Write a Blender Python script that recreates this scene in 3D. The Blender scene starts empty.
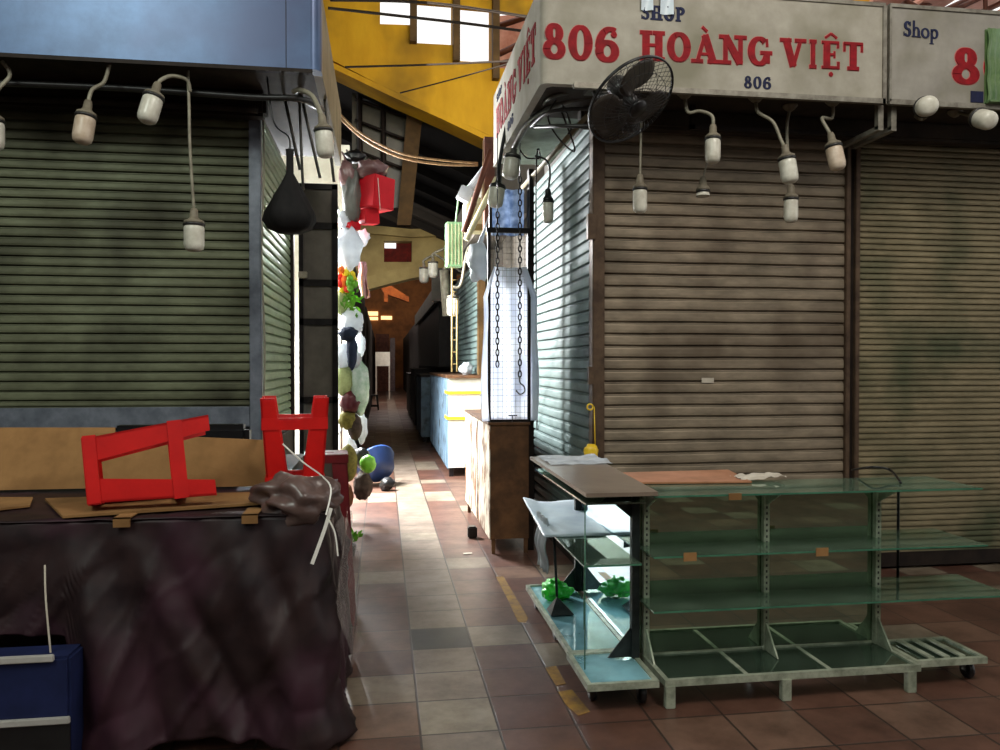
import bpy, bmesh, math, random
from mathutils import Vector, Matrix, noise as mnoise
random.seed(7)
S = bpy.context.scene
COL = S.collection
R = math.radians
PI = math.pi
# ------------------------------------------------------------------ camera
F = 792.0; H = 1.5
YAW = math.atan(117 / F); PITCH = -math.atan(11 / F)
cam = bpy.data.cameras.new('camera'); cam.sensor_width = 36; cam.lens = 36 * F / 1000
cam.clip_start = 0.05; cam.clip_end = 400
co = bpy.data.objects.new('camera', cam); COL.objects.link(co)
co.location = (0, 0, H); co.rotation_euler = (PI / 2 + PITCH, 0, -YAW)
S.camera = co
CM = Matrix.Translation((0, 0, H)) @ co.rotation_euler.to_matrix().to_4x4()

def at(px, py, Y=None, X=None, Z=None):
    """a point of the place seen in direction (px, py), on the plane Y=, X= or Z="""
    d = (CM.to_3x3() @ Vector(((px - 500) / F, (375 - py) / F, -1)))
    if Y is not None: s = Y / d.y
    elif X is not None: s = X / d.x
    else: s = (Z - H) / d.z
    return Vector((0, 0, H)) + d * s

# ------------------------------------------------------------------ materials
def lin(c):
    return tuple(((v / 255) / 12.92 if v / 255 <= .04045 else ((v / 255 + .055) / 1.055) ** 2.4) for v in c) + (1,)
MATS = {}
def nodes(name):
    m = bpy.data.materials.new(name); m.use_nodes = True
    nt = m.node_tree; b = nt.nodes['Principled BSDF']
    return m, nt, b
def mat(name, c, rough=.6, metal=0, c2=None, scale=6, amt=.5, bump=0, bscale=40, stretch=(1, 1, 1), trans=0, alpha=1, contrast=.15, emit=0, c3=None, scale3=2.0):
    if name in MATS: return MATS[name]
    m, nt, b = nodes(name)
    N, L = nt.nodes, nt.links
    tc = N.new('ShaderNodeTexCoord'); mp = N.new('ShaderNodeMapping'); mp.inputs['Scale'].default_value = stretch
    L.new(tc.outputs['Object'], mp.inputs[0])
    nz = N.new('ShaderNodeTexNoise'); nz.inputs['Scale'].default_value = scale; nz.inputs['Detail'].default_value = 6; nz.inputs['Roughness'].default_value = .65
    L.new(mp.outputs[0], nz.inputs['Vector'])
    rp = N.new('ShaderNodeValToRGB'); e = rp.color_ramp.elements
    e[0].position = max(0, amt - contrast); e[1].position = min(1, amt + contrast)
    e[0].color = lin(c); e[1].color = lin(c2 if c2 else tuple(min(255, v * 1.12) for v in c))
    L.new(nz.outputs['Fac'], rp.inputs[0])
    out = rp.outputs[0]
    if c3:
        n3 = N.new('ShaderNodeTexNoise'); n3.inputs['Scale'].default_value = scale3; n3.inputs['Detail'].default_value = 4
        L.new(tc.outputs['Object'], n3.inputs['Vector'])
        r3 = N.new('ShaderNodeValToRGB'); r3.color_ramp.elements[0].position = .48; r3.color_ramp.elements[1].position = .68
        L.new(n3.outputs['Fac'], r3.inputs[0])
        mx = N.new('ShaderNodeMixRGB'); mx.inputs[2].default_value = lin(c3)
        L.new(r3.outputs[0], mx.inputs[0]); L.new(out, mx.inputs[1]); out = mx.outputs[0]
    L.new(out, b.inputs['Base Color'])
    b.inputs['Roughness'].default_value = rough; b.inputs['Metallic'].default_value = metal
    b.inputs['Specular IOR Level'].default_value = .5 if rough < .45 else .22
    if trans: b.inputs['Transmission Weight'].default_value = trans
    if alpha < 1: b.inputs['Alpha'].default_value = alpha
    if emit:
        b.inputs['Emission Color'].default_value = lin(c); b.inputs['Emission Strength'].default_value = emit
    if bump:
        bp = N.new('ShaderNodeBump'); bp.inputs['Strength'].default_value = bump
        n2 = N.new('ShaderNodeTexNoise'); n2.inputs['Scale'].default_value = bscale; n2.inputs['Detail'].default_value = 5
        L.new(mp.outputs[0], n2.inputs['Vector']); L.new(n2.outputs['Fac'], bp.inputs['Height']); L.new(bp.outputs[0], b.inputs['Normal'])
    MATS[name] = m
    return m
def translucent(name, c, k=.5, c2=None, scale=3):
    m = bpy.data.materials.new(name); m.use_nodes = True; nt = m.node_tree; N, L = nt.nodes, nt.links
    b = N['Principled BSDF']; b.inputs['Roughness'].default_value = .45
    tc = N.new('ShaderNodeTexCoord'); nz = N.new('ShaderNodeTexNoise'); nz.inputs['Scale'].default_value = scale; nz.inputs['Detail'].default_value = 5; L.new(tc.outputs['Object'], nz.inputs['Vector'])
    rp = N.new('ShaderNodeValToRGB'); e = rp.color_ramp.elements; e[0].position = .35; e[1].position = .65; e[0].color = lin(c); e[1].color = lin(c2 or c); L.new(nz.outputs['Fac'], rp.inputs[0])
    L.new(rp.outputs[0], b.inputs['Base Color'])
    t = N.new('ShaderNodeBsdfTranslucent'); L.new(rp.outputs[0], t.inputs[0])
    mx = N.new('ShaderNodeMixShader'); mx.inputs[0].default_value = k; L.new(b.outputs[0], mx.inputs[1]); L.new(t.outputs[0], mx.inputs[2]); L.new(mx.outputs[0], N['Material Output'].inputs['Surface'])
    return m
def thin_glass(name, c, gloss=.12, rough=.03, body=.0, bodyc=(120, 160, 140)):
    m = bpy.data.materials.new(name); m.use_nodes = True; nt = m.node_tree; N, L = nt.nodes, nt.links
    N.remove(N['Principled BSDF']); o = N['Material Output']
    t = N.new('ShaderNodeBsdfTransparent'); t.inputs[0].default_value = lin(c)
    g = N.new('ShaderNodeBsdfGlossy'); g.inputs['Roughness'].default_value = rough; g.inputs[0].default_value = (.85, .95, .9, 1)
    fr = N.new('ShaderNodeFresnel'); fr.inputs[0].default_value = 1.5
    ad = N.new('ShaderNodeMath'); ad.operation = 'MULTIPLY_ADD'; ad.inputs[1].default_value = 1.0; ad.inputs[2].default_value = gloss
    L.new(fr.outputs[0], ad.inputs[0])
    mx = N.new('ShaderNodeMixShader'); L.new(ad.outputs[0], mx.inputs[0]); L.new(t.outputs[0], mx.inputs[1]); L.new(g.outputs[0], mx.inputs[2])
    last = mx
    if body:
        d = N.new('ShaderNodeBsdfDiffuse'); d.inputs[0].default_value = lin(bodyc)
        m2 = N.new('ShaderNodeMixShader')
        tc = N.new('ShaderNodeTexCoord'); nz = N.new('ShaderNodeTexNoise'); nz.inputs['Scale'].default_value = 5; nz.inputs['Detail'].default_value = 6
        L.new(tc.outputs['Object'], nz.inputs['Vector'])
        mm = N.new('ShaderNodeMath'); mm.operation = 'MULTIPLY'; mm.inputs[1].default_value = body * 2
        L.new(nz.outputs['Fac'], mm.inputs[0]); L.new(mm.outputs[0], m2.inputs[0])
        L.new(mx.outputs[0], m2.inputs[1]); L.new(d.outputs[0], m2.inputs[2]); last = m2
    L.new(last.outputs[0], o.inputs['Surface'])
    return m
def emis(name, c, s):
    m, nt, b = nodes(name)
    b.inputs['Base Color'].default_value = lin(c); b.inputs['Emission Color'].default_value = lin(c); b.inputs['Emission Strength'].default_value = s
    return m

M = {}
M['shut_r'] = mat('shutter_grey_brown', (150, 136, 116), .5, .25, (114, 103, 88), 3, .5, .1, 60, (1, 1, 3), c3=(96, 84, 70), scale3=1.6)
M['shut_r2'] = mat('shutter_olive', (140, 128, 100), .5, .25, (112, 104, 80), 3, .5, .1, 60, (1, 1, 3), c3=(80, 84, 62), scale3=1.6)
M['shut_side'] = mat('shutter_pale_green', (108, 126, 122), .6, .05, (84, 100, 98), 3, .5, .1, 60, (1, 1, 3), c3=(66, 78, 76), scale3=1.3)
M['shut_l'] = mat('shutter_dark_olive', (108, 112, 88), .5, .2, (84, 86, 66), 3, .5, .1, 60, (1, 1, 3), c3=(60, 60, 46), scale3=1.8)
M['shut_l2'] = mat('shutter_side_green', (150, 170, 138), .4, .25, (118, 136, 108), 3, .5, .1, 60, (1, 1, 3))
M['rail'] = mat('guide_rail_brown', (96, 78, 62), .55, .3, (66, 52, 42), 8, .5, .12, 50)
M['rail_dark'] = mat('rail_black_brown', (44, 36, 30), .6, .3, (28, 22, 20), 8)
M['post_blue'] = mat('post_blue_grey', (116, 122, 132), .4, .2, (84, 90, 100), 8, .5, .1, 40)
M['sign'] = mat('sign_aged_white', (168, 163, 150), .6, 0, (148, 143, 130), 5, .5, .05, 60, c3=(126, 122, 104), scale3=1.8)
M['sign2'] = mat('sign_aged_grey', (152, 148, 138), .6, 0, (134, 130, 122), 5, .5, .05, 60, c3=(118, 114, 98), scale3=2.2)
M['sign_blue'] = mat('sign_blue_metal', (72, 96, 130), .34, .35, (58, 78, 108), 4, .5, .08, 50, c3=(62, 74, 104), scale3=1.2)
M['trim'] = mat('aluminium_trim', (150, 146, 134), .45, .4, (110, 104, 94), 12)
M['soffit'] = mat('soffit_dark_brown', (62, 52, 42), .7, 0, (40, 34, 28), 6)
M['soffit_green'] = mat('soffit_green_white', (150, 164, 150), .6, 0, (110, 122, 108), 5, c3=(74, 80, 66))
M['red_paint'] = mat('red_paint', (146, 18, 28), .7, 0, (112, 12, 20), 14)
M['pink_paint'] = mat('pink_paint', (180, 96, 92), .7, 0, (200, 112, 108), 14)
M['navy_paint'] = mat('navy_paint', (34, 40, 72), .7, 0, (26, 30, 56), 14)
M['bulb'] = mat('bulb_milky', (216, 214, 200), .3, 0, (190, 186, 170), 14, c3=None)
M['bulb_warm'] = mat('bulb_yellowed', (206, 190, 170), .35, 0, (180, 160, 136), 14)
M['socket'] = mat('socket_plastic', (134, 126, 108), .45, 0, (104, 96, 82), 14)
M['pipe_white'] = mat('conduit_cream', (150, 146, 128), .45, .1, (112, 106, 92), 10)
M['dark_plastic'] = mat('dark_plastic', (44, 42, 40), .4, 0, (28, 28, 28), 14)
M['smoke'] = mat('smoky_blade', (70, 62, 54), .3, 0, (50, 44, 40), 8, alpha=.82)
M['black'] = mat('black_plastic', (20, 20, 22), .35, 0, (10, 10, 12), 14)
M['chain'] = mat('dull_black_iron', (22, 20, 20), .75, 0, (14, 13, 13), 20)
M['blackmetal'] = mat('black_metal', (34, 32, 32), .45, .4, (22, 20, 20), 14)
M['greymetal'] = mat('grey_metal', (120, 120, 114), .4, .6, (86, 84, 80), 14, bump=.05)
M['chrome'] = mat('worn_chrome', (170, 172, 168), .25, .9, (120, 120, 116), 10)
M['rackmetal'] = mat('rack_cream_metal', (176, 182, 162), .4, .2, (120, 128, 110), 14)
M['darkpost'] = mat('rack_dark_post', (52, 58, 58), .45, .4, (34, 38, 38), 14)
M['yellow_wall'] = mat('yellow_concrete', (206, 158, 30), .75, 0, (178, 130, 18), 1.2, .5, .2, 20, (1, 1, .35), c3=(128, 96, 24), scale3=.7)
M['yellow_dull'] = mat('dull_yellow_concrete', (186, 166, 112), .8, 0, (150, 130, 86), .8, .5, .2, 20, c3=(90, 76, 48), scale3=.5)
M['wood_orange'] = mat('orange_beam_wood', (176, 96, 40), .6, 0, (130, 66, 26), 4)
M['roof'] = mat('roof_dark', (30, 25, 22), .8, 0, (20, 17, 15), 2)
M['roof_pink'] = mat('roof_pink_sheet', (214, 164, 146), .6, 0, (176, 116, 96), 2)
M['truss'] = mat('rust_truss', (104, 62, 46), .6, .2, (72, 42, 32), 6)
M['brownpost'] = mat('brown_column_paint', (92, 68, 36), .7, 0, (68, 50, 26), 4)
M['cable'] = mat('dark_cable', (36, 28, 22), .6)
M['tancable'] = mat('tan_cable', (150, 120, 84), .6, 0, (110, 84, 56), 20)
M['red_plastic'] = mat('red_stool_plastic', (204, 22, 18), .38, 0, (184, 14, 12), 6, bump=.05)
M['maroon_plastic'] = mat('maroon_stool_plastic', (110, 22, 28), .4, 0, (84, 14, 20), 6)
M['card'] = mat('brown_cardboard', (150, 112, 70), .85, 0, (128, 94, 56), 5, .5, .1, 80, c3=(116, 84, 50), scale3=2.4)
M['card2'] = mat('orange_cardboard', (160, 110, 80), .8, 0, (134, 92, 64), 5, .5, .1, 80)
M['paper'] = mat('white_paper', (196, 188, 172), .7, 0, (170, 160, 146), 8, bump=.2, bscale=20)
M['tarp'] = mat('dark_tarp', (46, 32, 32), .5, 0, (27, 18, 21), 5, .5, .6, 7, c3=(58, 34, 44), scale3=2.4)
M['bundle'] = mat('brown_plastic_bag', (104, 84, 78), .3, 0, (70, 54, 50), 6, bump=.3, bscale=14)
M['clear'] = mat('clear_plastic_wrap', (150, 140, 136), .15, 0, alpha=.3, bump=.4, bscale=20)
M['strap'] = mat('white_strap', (222, 220, 212), .4)
M['crate_blue'] = mat('navy_case', (28, 36, 74), .6, 0, (18, 26, 56), 5)
M['floor_dark'] = mat('case_trim_pale', (180, 178, 172), .35, .3)
M['rust'] = mat('rusty_brown_sheet', (104, 72, 46), .7, .1, (70, 48, 32), 5, .5, .2, 30, c3=(56, 40, 28), scale3=3)
M['rust_white'] = mat('chipped_white_paint', (206, 196, 176), .6, 0, (120, 78, 46), 9, .56, .2, 30, (1, 1, .4), c3=(92, 56, 30), scale3=5, contrast=.04)
M['cab_blue'] = mat('cabinet_blue_grey', (128, 152, 170), .5, .1, (94, 118, 138), 3, .5, .1, 30, (1, 4, .4), c3=(70, 80, 84), scale3=5)
M['cab_white'] = mat('cabinet_white', (222, 222, 208), .5, 0, (196, 194, 178), 3)
M['yellow_tape'] = mat('yellow_tape', (216, 180, 40), .4)
M['dark_cab'] = mat('dark_cabinet', (44, 40, 38), .55, .2, (28, 26, 26), 6)
M['whitebag'] = translucent('white_plastic_bag', (206, 210, 212), .3, (170, 176, 182), 6)
M['greybag'] = mat('grey_plastic_bag', (110, 112, 106), .35, 0, (80, 82, 78), 6, bump=.4, bscale=12)
M['brownbag'] = mat('brown_film_bag', (128, 98, 96), .3, 0, (96, 66, 68), 6, bump=.4, bscale=18)
M['pinkcloth'] = mat('pink_cloth', (196, 152, 156), .7, 0, (170, 120, 128), 8, bump=.2)
M['redbox'] = mat('red_box', (212, 30, 44), .5, 0, (196, 22, 36), 6)
M['green_leaf'] = mat('leaf_green', (110, 170, 50), .5, 0, (70, 124, 34), 10)
M['green_box'] = mat('pale_green_box', (150, 196, 150), .4, 0, (122, 168, 122), 8)
M['neon'] = mat('bright_green_bag', (60, 220, 60), .35, 0, (36, 190, 44), 8, bump=.3)
M['melon'] = mat('pale_melon', (170, 184, 130), .5, 0, (140, 150, 96), 12)
M['durian'] = mat('durian_skin', (122, 116, 54), .7, 0, (86, 80, 34), 20, bump=.8, bscale=40)
M['lime'] = mat('lime_fruit', (120, 190, 50), .4, 0, (90, 160, 34), 12)
M['coco'] = mat('dark_brown_fruit', (72, 58, 50), .6, 0, (44, 34, 30), 20, bump=.5)
M['orange'] = mat('orange_fruit', (230, 110, 40), .5)
M['yellowf'] = mat('yellow_fruit', (236, 210, 50), .5)
M['redf'] = mat('red_fruit', (206, 48, 40), .5)
M['darkred'] = mat('dark_red_bag', (88, 24, 34), .4, 0, (60, 14, 22), 6, bump=.4, bscale=12)
M['bluebasin'] = mat('blue_plastic', (40, 70, 124), .35, 0, (30, 54, 104), 5)
M['terracotta'] = mat('brown_pot', (110, 72, 50), .7)
M['navycloth'] = mat('navy_cloth', (44, 54, 76), .8, 0, (30, 38, 56), 6)
M['bluesheet'] = translucent('blue_white_sheet', (120, 138, 166), .5, (190, 202, 220), 18)
M['whitesheet'] = translucent('translucent_white_sheet', (240, 242, 246), .6, (216, 222, 236), 2.5)
M['beige'] = mat('beige_side_panel', (150, 138, 112), .6, 0, (120, 108, 84), 4)
M['cream'] = mat('cream_unit', (200, 196, 160), .5, 0, (170, 164, 128), 5)
M['concrete'] = mat('grey_concrete', (110, 104, 96), .85, 0, (84, 78, 70), 2, .5, .3, 20)
M['panel_grey'] = mat('door_grey_panel', (100, 96, 88), .5, .2, (78, 74, 68), 3)
M['counter'] = mat('dark_counter', (64, 58, 50), .7, 0, (44, 40, 34), 4)
M['red_cor'] = mat('window_red_glass', (120, 30, 22), .7, 0, (80, 20, 16), 5)
M['greenplas'] = mat('green_ribbed_plastic', (96, 122, 72), .3, 0, (64, 96, 50), 12, bump=.6, bscale=30, c3=(120, 150, 120))
M['glass'] = thin_glass('shelf_glass', (204, 220, 208), .12, .03, .15, (134, 156, 136))
M['glass_base'] = thin_glass('base_glass', (176, 214, 220), .3, .05, .42, (150, 206, 218))  # cyan diffuse body stands in for bright light reflected by the wing base
M['glass_base2'] = thin_glass('base_glass_grey', (150, 172, 158), .16, .05, .14, (100, 122, 106))
M['glass_pane'] = thin_glass('rack_back_pane', (170, 190, 172), .25, .02, .2, (118, 130, 108))
def mirror(name, c, body, k=.22):
    m = bpy.data.materials.new(name); m.use_nodes = True; nt = m.node_tree; N, L = nt.nodes, nt.links
    b = N['Principled BSDF']; b.inputs['Base Color'].default_value = lin(body); b.inputs['Roughness'].default_value = .6
    g = N.new('ShaderNodeBsdfGlossy'); g.inputs[0].default_value = lin(c); g.inputs['Roughness'].default_value = .02
    tc = N.new('ShaderNodeTexCoord'); nz = N.new('ShaderNodeTexNoise'); nz.inputs['Scale'].default_value = 6; nz.inputs['Detail'].default_value = 6; L.new(tc.outputs['Object'], nz.inputs['Vector'])
    mm = N.new('ShaderNodeMath'); mm.operation = 'MULTIPLY'; mm.inputs[1].default_value = k * 2; L.new(nz.outputs['Fac'], mm.inputs[0])
    mx = N.new('ShaderNodeMixShader'); L.new(mm.outputs[0], mx.inputs[0]); L.new(g.outputs[0], mx.inputs[1]); L.new(b.outputs[0], mx.inputs[2]); L.new(mx.outputs[0], N['Material Output'].inputs['Surface'])
    return m
M['mirror_green'] = mirror('dusty_green_mirror', (176, 196, 172), (96, 116, 94), .2)
M['mirror_blue'] = mirror('bluish_mirror', (214, 236, 242), (130, 180, 190), .12)
M['glass_edge'] = mat('glass_green_edge', (70, 120, 96), .15, 0, (50, 96, 76), 10)
M['board'] = mat('brown_laminate', (132, 118, 104), .3, 0, (112, 98, 86), 4)
M['foam'] = mat('white_foam_sheet', (206, 218, 224), .4, 0, (180, 196, 208), 5, bump=.3, bscale=8)
M['net'] = mat('green_net_bag', (150, 186, 160), .5, 0, (200, 214, 204), 14)

# floor: rows of long tiles, patchy tile colours, slight wet gloss
def floor_mat():
    m, nt, b = nodes('floor_tiles'); N, L = nt.nodes, nt.links
    tc = N.new('ShaderNodeTexCoord'); mp = N.new('ShaderNodeMapping')
    L.new(tc.outputs['Object'], mp.inputs[0]); mp.inputs['Location'].default_value = (.175, .03, 0)
    br = N.new('ShaderNodeTexBrick'); br.offset = 0; br.squash = 1
    br.inputs['Scale'].default_value = 1; br.inputs['Brick Width'].default_value = .322; br.inputs['Row Height'].default_value = .322
    br.inputs['Mortar Size'].default_value = .006; br.inputs['Mortar Smooth'].default_value = .3; br.inputs['Bias'].default_value = 0
    br.inputs['Color1'].default_value = (0, 0, 0, 1); br.inputs['Color2'].default_value = (1, 1, 1, 1); br.inputs['Mortar'].default_value = (.5, .5, .5, 1)
    L.new(mp.outputs[0], br.inputs['Vector'])
    # per tile random tone
    dv = N.new('ShaderNodeVectorMath'); dv.operation = 'DIVIDE'; dv.inputs[1].default_value = (.322, .322, 1); L.new(mp.outputs[0], dv.inputs[0])
    fl = N.new('ShaderNodeVectorMath'); fl.operation = 'FLOOR'; L.new(dv.outputs[0], fl.inputs[0])
    wn = N.new('ShaderNodeTexWhiteNoise'); wn.noise_dimensions = '2D'; L.new(fl.outputs[0], wn.inputs['Vector'])
    rp = N.new('ShaderNodeValToRGB'); rp.color_ramp.interpolation = 'LINEAR'
    e = rp.color_ramp.elements; e[0].position = 0; e[0].color = lin((92, 62, 51)); e[1].position = 1; e[1].color = lin((122, 96, 80))
    x = rp.color_ramp.elements.new(.6); x.color = lin((98, 68, 56)); x = rp.color_ramp.elements.new(.85); x.color = lin((110, 82, 68))
    L.new(wn.outputs['Value'], rp.inputs[0])
    # middle lane of paler tiles
    sp = N.new('ShaderNodeSeparateXYZ'); L.new(fl.outputs[0], sp.inputs[0])
    cmpn = N.new('ShaderNodeMath'); cmpn.operation = 'COMPARE'; cmpn.inputs[1].default_value = 1; cmpn.inputs[2].default_value = .5; L.new(sp.outputs['X'], cmpn.inputs[0])
    wn2 = N.new('ShaderNodeTexWhiteNoise'); wn2.noise_dimensions = '3D'; L.new(fl.outputs[0], wn2.inputs['Vector'])
    ml = N.new('ShaderNodeMath'); ml.operation = 'MULTIPLY'; ml.inputs[1].default_value = .55; L.new(cmpn.outputs[0], ml.inputs[0])
    mx0 = N.new('ShaderNodeMixRGB'); mx0.inputs[2].default_value = lin((150, 142, 128)); L.new(ml.outputs[0], mx0.inputs[0]); L.new(rp.outputs[0], mx0.inputs[1])
    gt = N.new('ShaderNodeMath'); gt.operation = 'GREATER_THAN'; gt.inputs[1].default_value = .88; L.new(wn2.outputs['Value'], gt.inputs[0])
    g2 = N.new('ShaderNodeMath'); g2.operation = 'MULTIPLY'; g2.inputs[1].default_value = .75; L.new(gt.outputs[0], g2.inputs[0])
    mx1 = N.new('ShaderNodeMixRGB'); mx1.inputs[2].default_value = lin((142, 132, 114)); L.new(g2.outputs[0], mx1.inputs[0]); L.new(mx0.outputs[0], mx1.inputs[1])
    # the one black tile
    vd = N.new('ShaderNodeVectorMath'); vd.operation = 'DISTANCE'; vd.inputs[1].default_value = (1, 13, 0); L.new(fl.outputs[0], vd.inputs[0])
    ls = N.new('ShaderNodeMath'); ls.operation = 'LESS_THAN'; ls.inputs[1].default_value = .5; L.new(vd.outputs['Value'], ls.inputs[0])
    mxb = N.new('ShaderNodeMixRGB'); mxb.inputs[2].default_value = lin((34, 32, 28)); L.new(ls.outputs[0], mxb.inputs[0]); L.new(mx1.outputs[0], mxb.inputs[1])
    # grime
    nz = N.new('ShaderNodeTexNoise'); nz.inputs['Scale'].default_value = 3.2; nz.inputs['Detail'].default_value = 8; nz.inputs['Roughness'].default_value = .7; L.new(tc.outputs['Object'], nz.inputs['Vector'])
    gr = N.new('ShaderNodeValToRGB'); gr.color_ramp.elements[0].position = .38; gr.color_ramp.elements[1].position = .68
    gr.color_ramp.elements[0].color = (1, 1, 1, 1); gr.color_ramp.elements[1].color = (.42, .38, .35, 1); L.new(nz.outputs['Fac'], gr.inputs[0])
    mg = N.new('ShaderNodeMixRGB'); mg.blend_type = 'MULTIPLY'; mg.inputs[0].default_value = 1; L.new(mxb.outputs[0], mg.inputs[1]); L.new(gr.outputs[0], mg.inputs[2])
    mm = N.new('ShaderNodeMixRGB'); mm.inputs[2].default_value = lin((50, 38, 32)); L.new(br.outputs['Fac'], mm.inputs[0]); L.new(mg.outputs[0], mm.inputs[1])
    L.new(mm.outputs[0], b.inputs['Base Color'])
    rr = N.new('ShaderNodeMapRange'); rr.inputs['To Min'].default_value = .28; rr.inputs['To Max'].default_value = .5; L.new(nz.outputs['Fac'], rr.inputs[0]); L.new(rr.outputs[0], b.inputs['Roughness'])
    bp = N.new('ShaderNodeBump'); bp.inputs['Strength'].default_value = .35; bp.inputs['Distance'].default_value = .004; bp.invert = True
    L.new(br.outputs['Fac'], bp.inputs['Height']); L.new(bp.outputs[0], b.inputs['Normal'])
    return m
M['floor'] = floor_mat()

# ------------------------------------------------------------------ mesh helpers
class MB:
    def __init__(s): s.bm = bmesh.new()
    def v(s, *p): return s.bm.verts.new(p)
    def face(s, pts):
        try: return s.bm.faces.new([s.bm.verts.new(p) for p in pts])
        except ValueError: return None
    def box(s, lo, hi, rot=None, piv=None, bev=0):
        t = bmesh.new(); bmesh.ops.create_cube(t, size=1)
        c = [(a + b) / 2 for a, b in zip(lo, hi)]; d = [abs(b - a) for a, b in zip(lo, hi)]
        for v in t.verts: v.co = Vector((v.co.x * d[0], v.co.y * d[1], v.co.z * d[2]))
        if bev: bmesh.ops.bevel(t, geom=list(t.edges), offset=min(bev, min(d) * .45), segments=2, affect='EDGES')
        mt = Matrix.Translation(c)
        if rot is not None:
            pv = Vector(piv if piv is not None else c)
            mt = Matrix.Translation(pv) @ rot @ Matrix.Translation(-pv) @ mt
        s.merge(t, mt); return s
    def merge(s, t, mt=None):
        mp = {}
        for v in t.verts: mp[v] = s.bm.verts.new(mt @ v.co if mt is not None else v.co)
        for f in t.faces:
            try:
                nf = s.bm.faces.new([mp[v] for v in f.verts]); nf.smooth = f.smooth
            except ValueError: pass
        t.free()
    def prism(s, pts, ext):
        """outline (list of Vector) extruded by vector ext"""
        ext = Vector(ext); a = [s.bm.verts.new(p) for p in pts]; b = [s.bm.verts.new(Vector(p) + ext) for p in pts]
        n = len(pts)
        s.bm.faces.new(a[::-1]); s.bm.faces.new(b)
        for i in range(n): s.bm.faces.new((a[i], a[(i + 1) % n], b[(i + 1) % n], b[i]))
        return s
    def tube(s, pts, r, n=8, cap=True, rs=None):
        pts = [Vector(p) for p in pts]; rings = []
        up = Vector((0, 0, 1)); prev = None
        for i, p in enumerate(pts):
            d = (pts[min(i + 1, len(pts) - 1)] - pts[max(i - 1, 0)]).normalized()
            if prev is None:
                a = d.cross(up)
                if a.length < .1: a = d.cross(Vector((1, 0, 0)))
                a.normalize()
            else:
                a = prev - d * prev.dot(d)
                a = a.normalized() if a.length > 1e-4 else d.orthogonal().normalized()
            prev = a; b = d.cross(a).normalized(); rr = rs[i] if rs else r
            rings.append([s.bm.verts.new(p + (a * math.cos(2 * PI * k / n) + b * math.sin(2 * PI * k / n)) * rr) for k in range(n)])
        for i in range(len(rings) - 1):
            for k in range(n):
                f = s.bm.faces.new((rings[i][k], rings[i][(k + 1) % n], rings[i + 1][(k + 1) % n], rings[i + 1][k])); f.smooth = True
        if cap:
            s.bm.faces.new(rings[0][::-1]); s.bm.faces.new(rings[-1])
        return s
    def lathe(s, prof, mt=None, n=16):
        """prof: list of (r, h) about z"""
        mt = mt or Matrix.Identity(4); rings = []
        for r, h in prof:
            if r < 1e-5: rings.append([s.bm.verts.new(mt @ Vector((0, 0, h)))])
            else: rings.append([s.bm.verts.new(mt @ Vector((r * math.cos(2 * PI * k / n), r * math.sin(2 * PI * k / n), h))) for k in range(n)])
        for i in range(len(rings) - 1):
            A, B = rings[i], rings[i + 1]
            for k in range(n):
                k2 = (k + 1) % n
                if len(A) == 1 and len(B) == 1: continue
                if len(A) == 1: f = s.bm.faces.new((A[0], B[k], B[k2]))
                elif len(B) == 1: f = s.bm.faces.new((A[k], A[k2], B[0]))
                else: f = s.bm.faces.new((A[k], A[k2], B[k2], B[k]))
                f.smooth = True
        return s
    def grid(s, fn, nu, nv, smooth=True):
        vs = [[s.bm.verts.new(fn(i / nu, j / nv)) for j in range(nv + 1)] for i in range(nu + 1)]
        for i in range(nu):
            for j in range(nv):
                f = s.bm.faces.new((vs[i][j], vs[i + 1][j], vs[i + 1][j + 1], vs[i][j + 1])); f.smooth = smooth
        return s
    def blob(s, c, r, sub=3, amp=.12, fq=3, seed=0, flat=None):
        t = bmesh.new(); bmesh.ops.create_icosphere(t, subdivisions=sub, radius=1)
        for v in t.verts:
            n = mnoise.noise(v.co * fq + Vector((seed * 7.3, seed * 3.1, 0)))
            k = 1 + amp * n * 2
            v.co = Vector((v.co.x * r[0] * k, v.co.y * r[1] * k, v.co.z * r[2] * k)) + Vector(c)
        for f in t.faces: f.smooth = True
        s.merge(t); return s
    def build(s, name, m, parent=None, **tags):
        bmesh.ops.recalc_face_normals(s.bm, faces=list(s.bm.faces))
        me = bpy.data.meshes.new(name)
        if len(s.bm.verts):
            if parent is not None: org = Vector(parent['_org']) if '_org' in parent else Vector((0, 0, 0))
            else:
                xs = [v.co for v in s.bm.verts]
                org = Vector(((min(p.x for p in xs) + max(p.x for p in xs)) / 2, (min(p.y for p in xs) + max(p.y for p in xs)) / 2, min(p.z for p in xs)))
            for v in s.bm.verts: v.co -= org
        else: org = Vector((0, 0, 0))
        s.bm.to_mesh(me); s.bm.free()
        me.materials.append(m)
        o = bpy.data.objects.new(name, me); COL.objects.link(o)
        if parent is not None:
            o.parent = parent
            o['_org'] = list(org)
        else:
            o.location = org; o['_org'] = list(org)
        tag(o, **tags)
        return o
def tag(o, label=None, cat=None, group=None, kind=None):
    if label: o['label'] = label
    if cat: o['category'] = cat
    if group: o['group'] = group
    if kind: o['kind'] = kind
    return o
def thing(name, org, label, cat, group=None):
    o = bpy.data.objects.new(name, None); COL.objects.link(o); o.location = org; o['_org'] = list(org); o.empty_display_size = .1
    return tag(o, label, cat, group)
def struct(name, mb, m): return mb.build(name, m, kind='structure')
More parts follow.
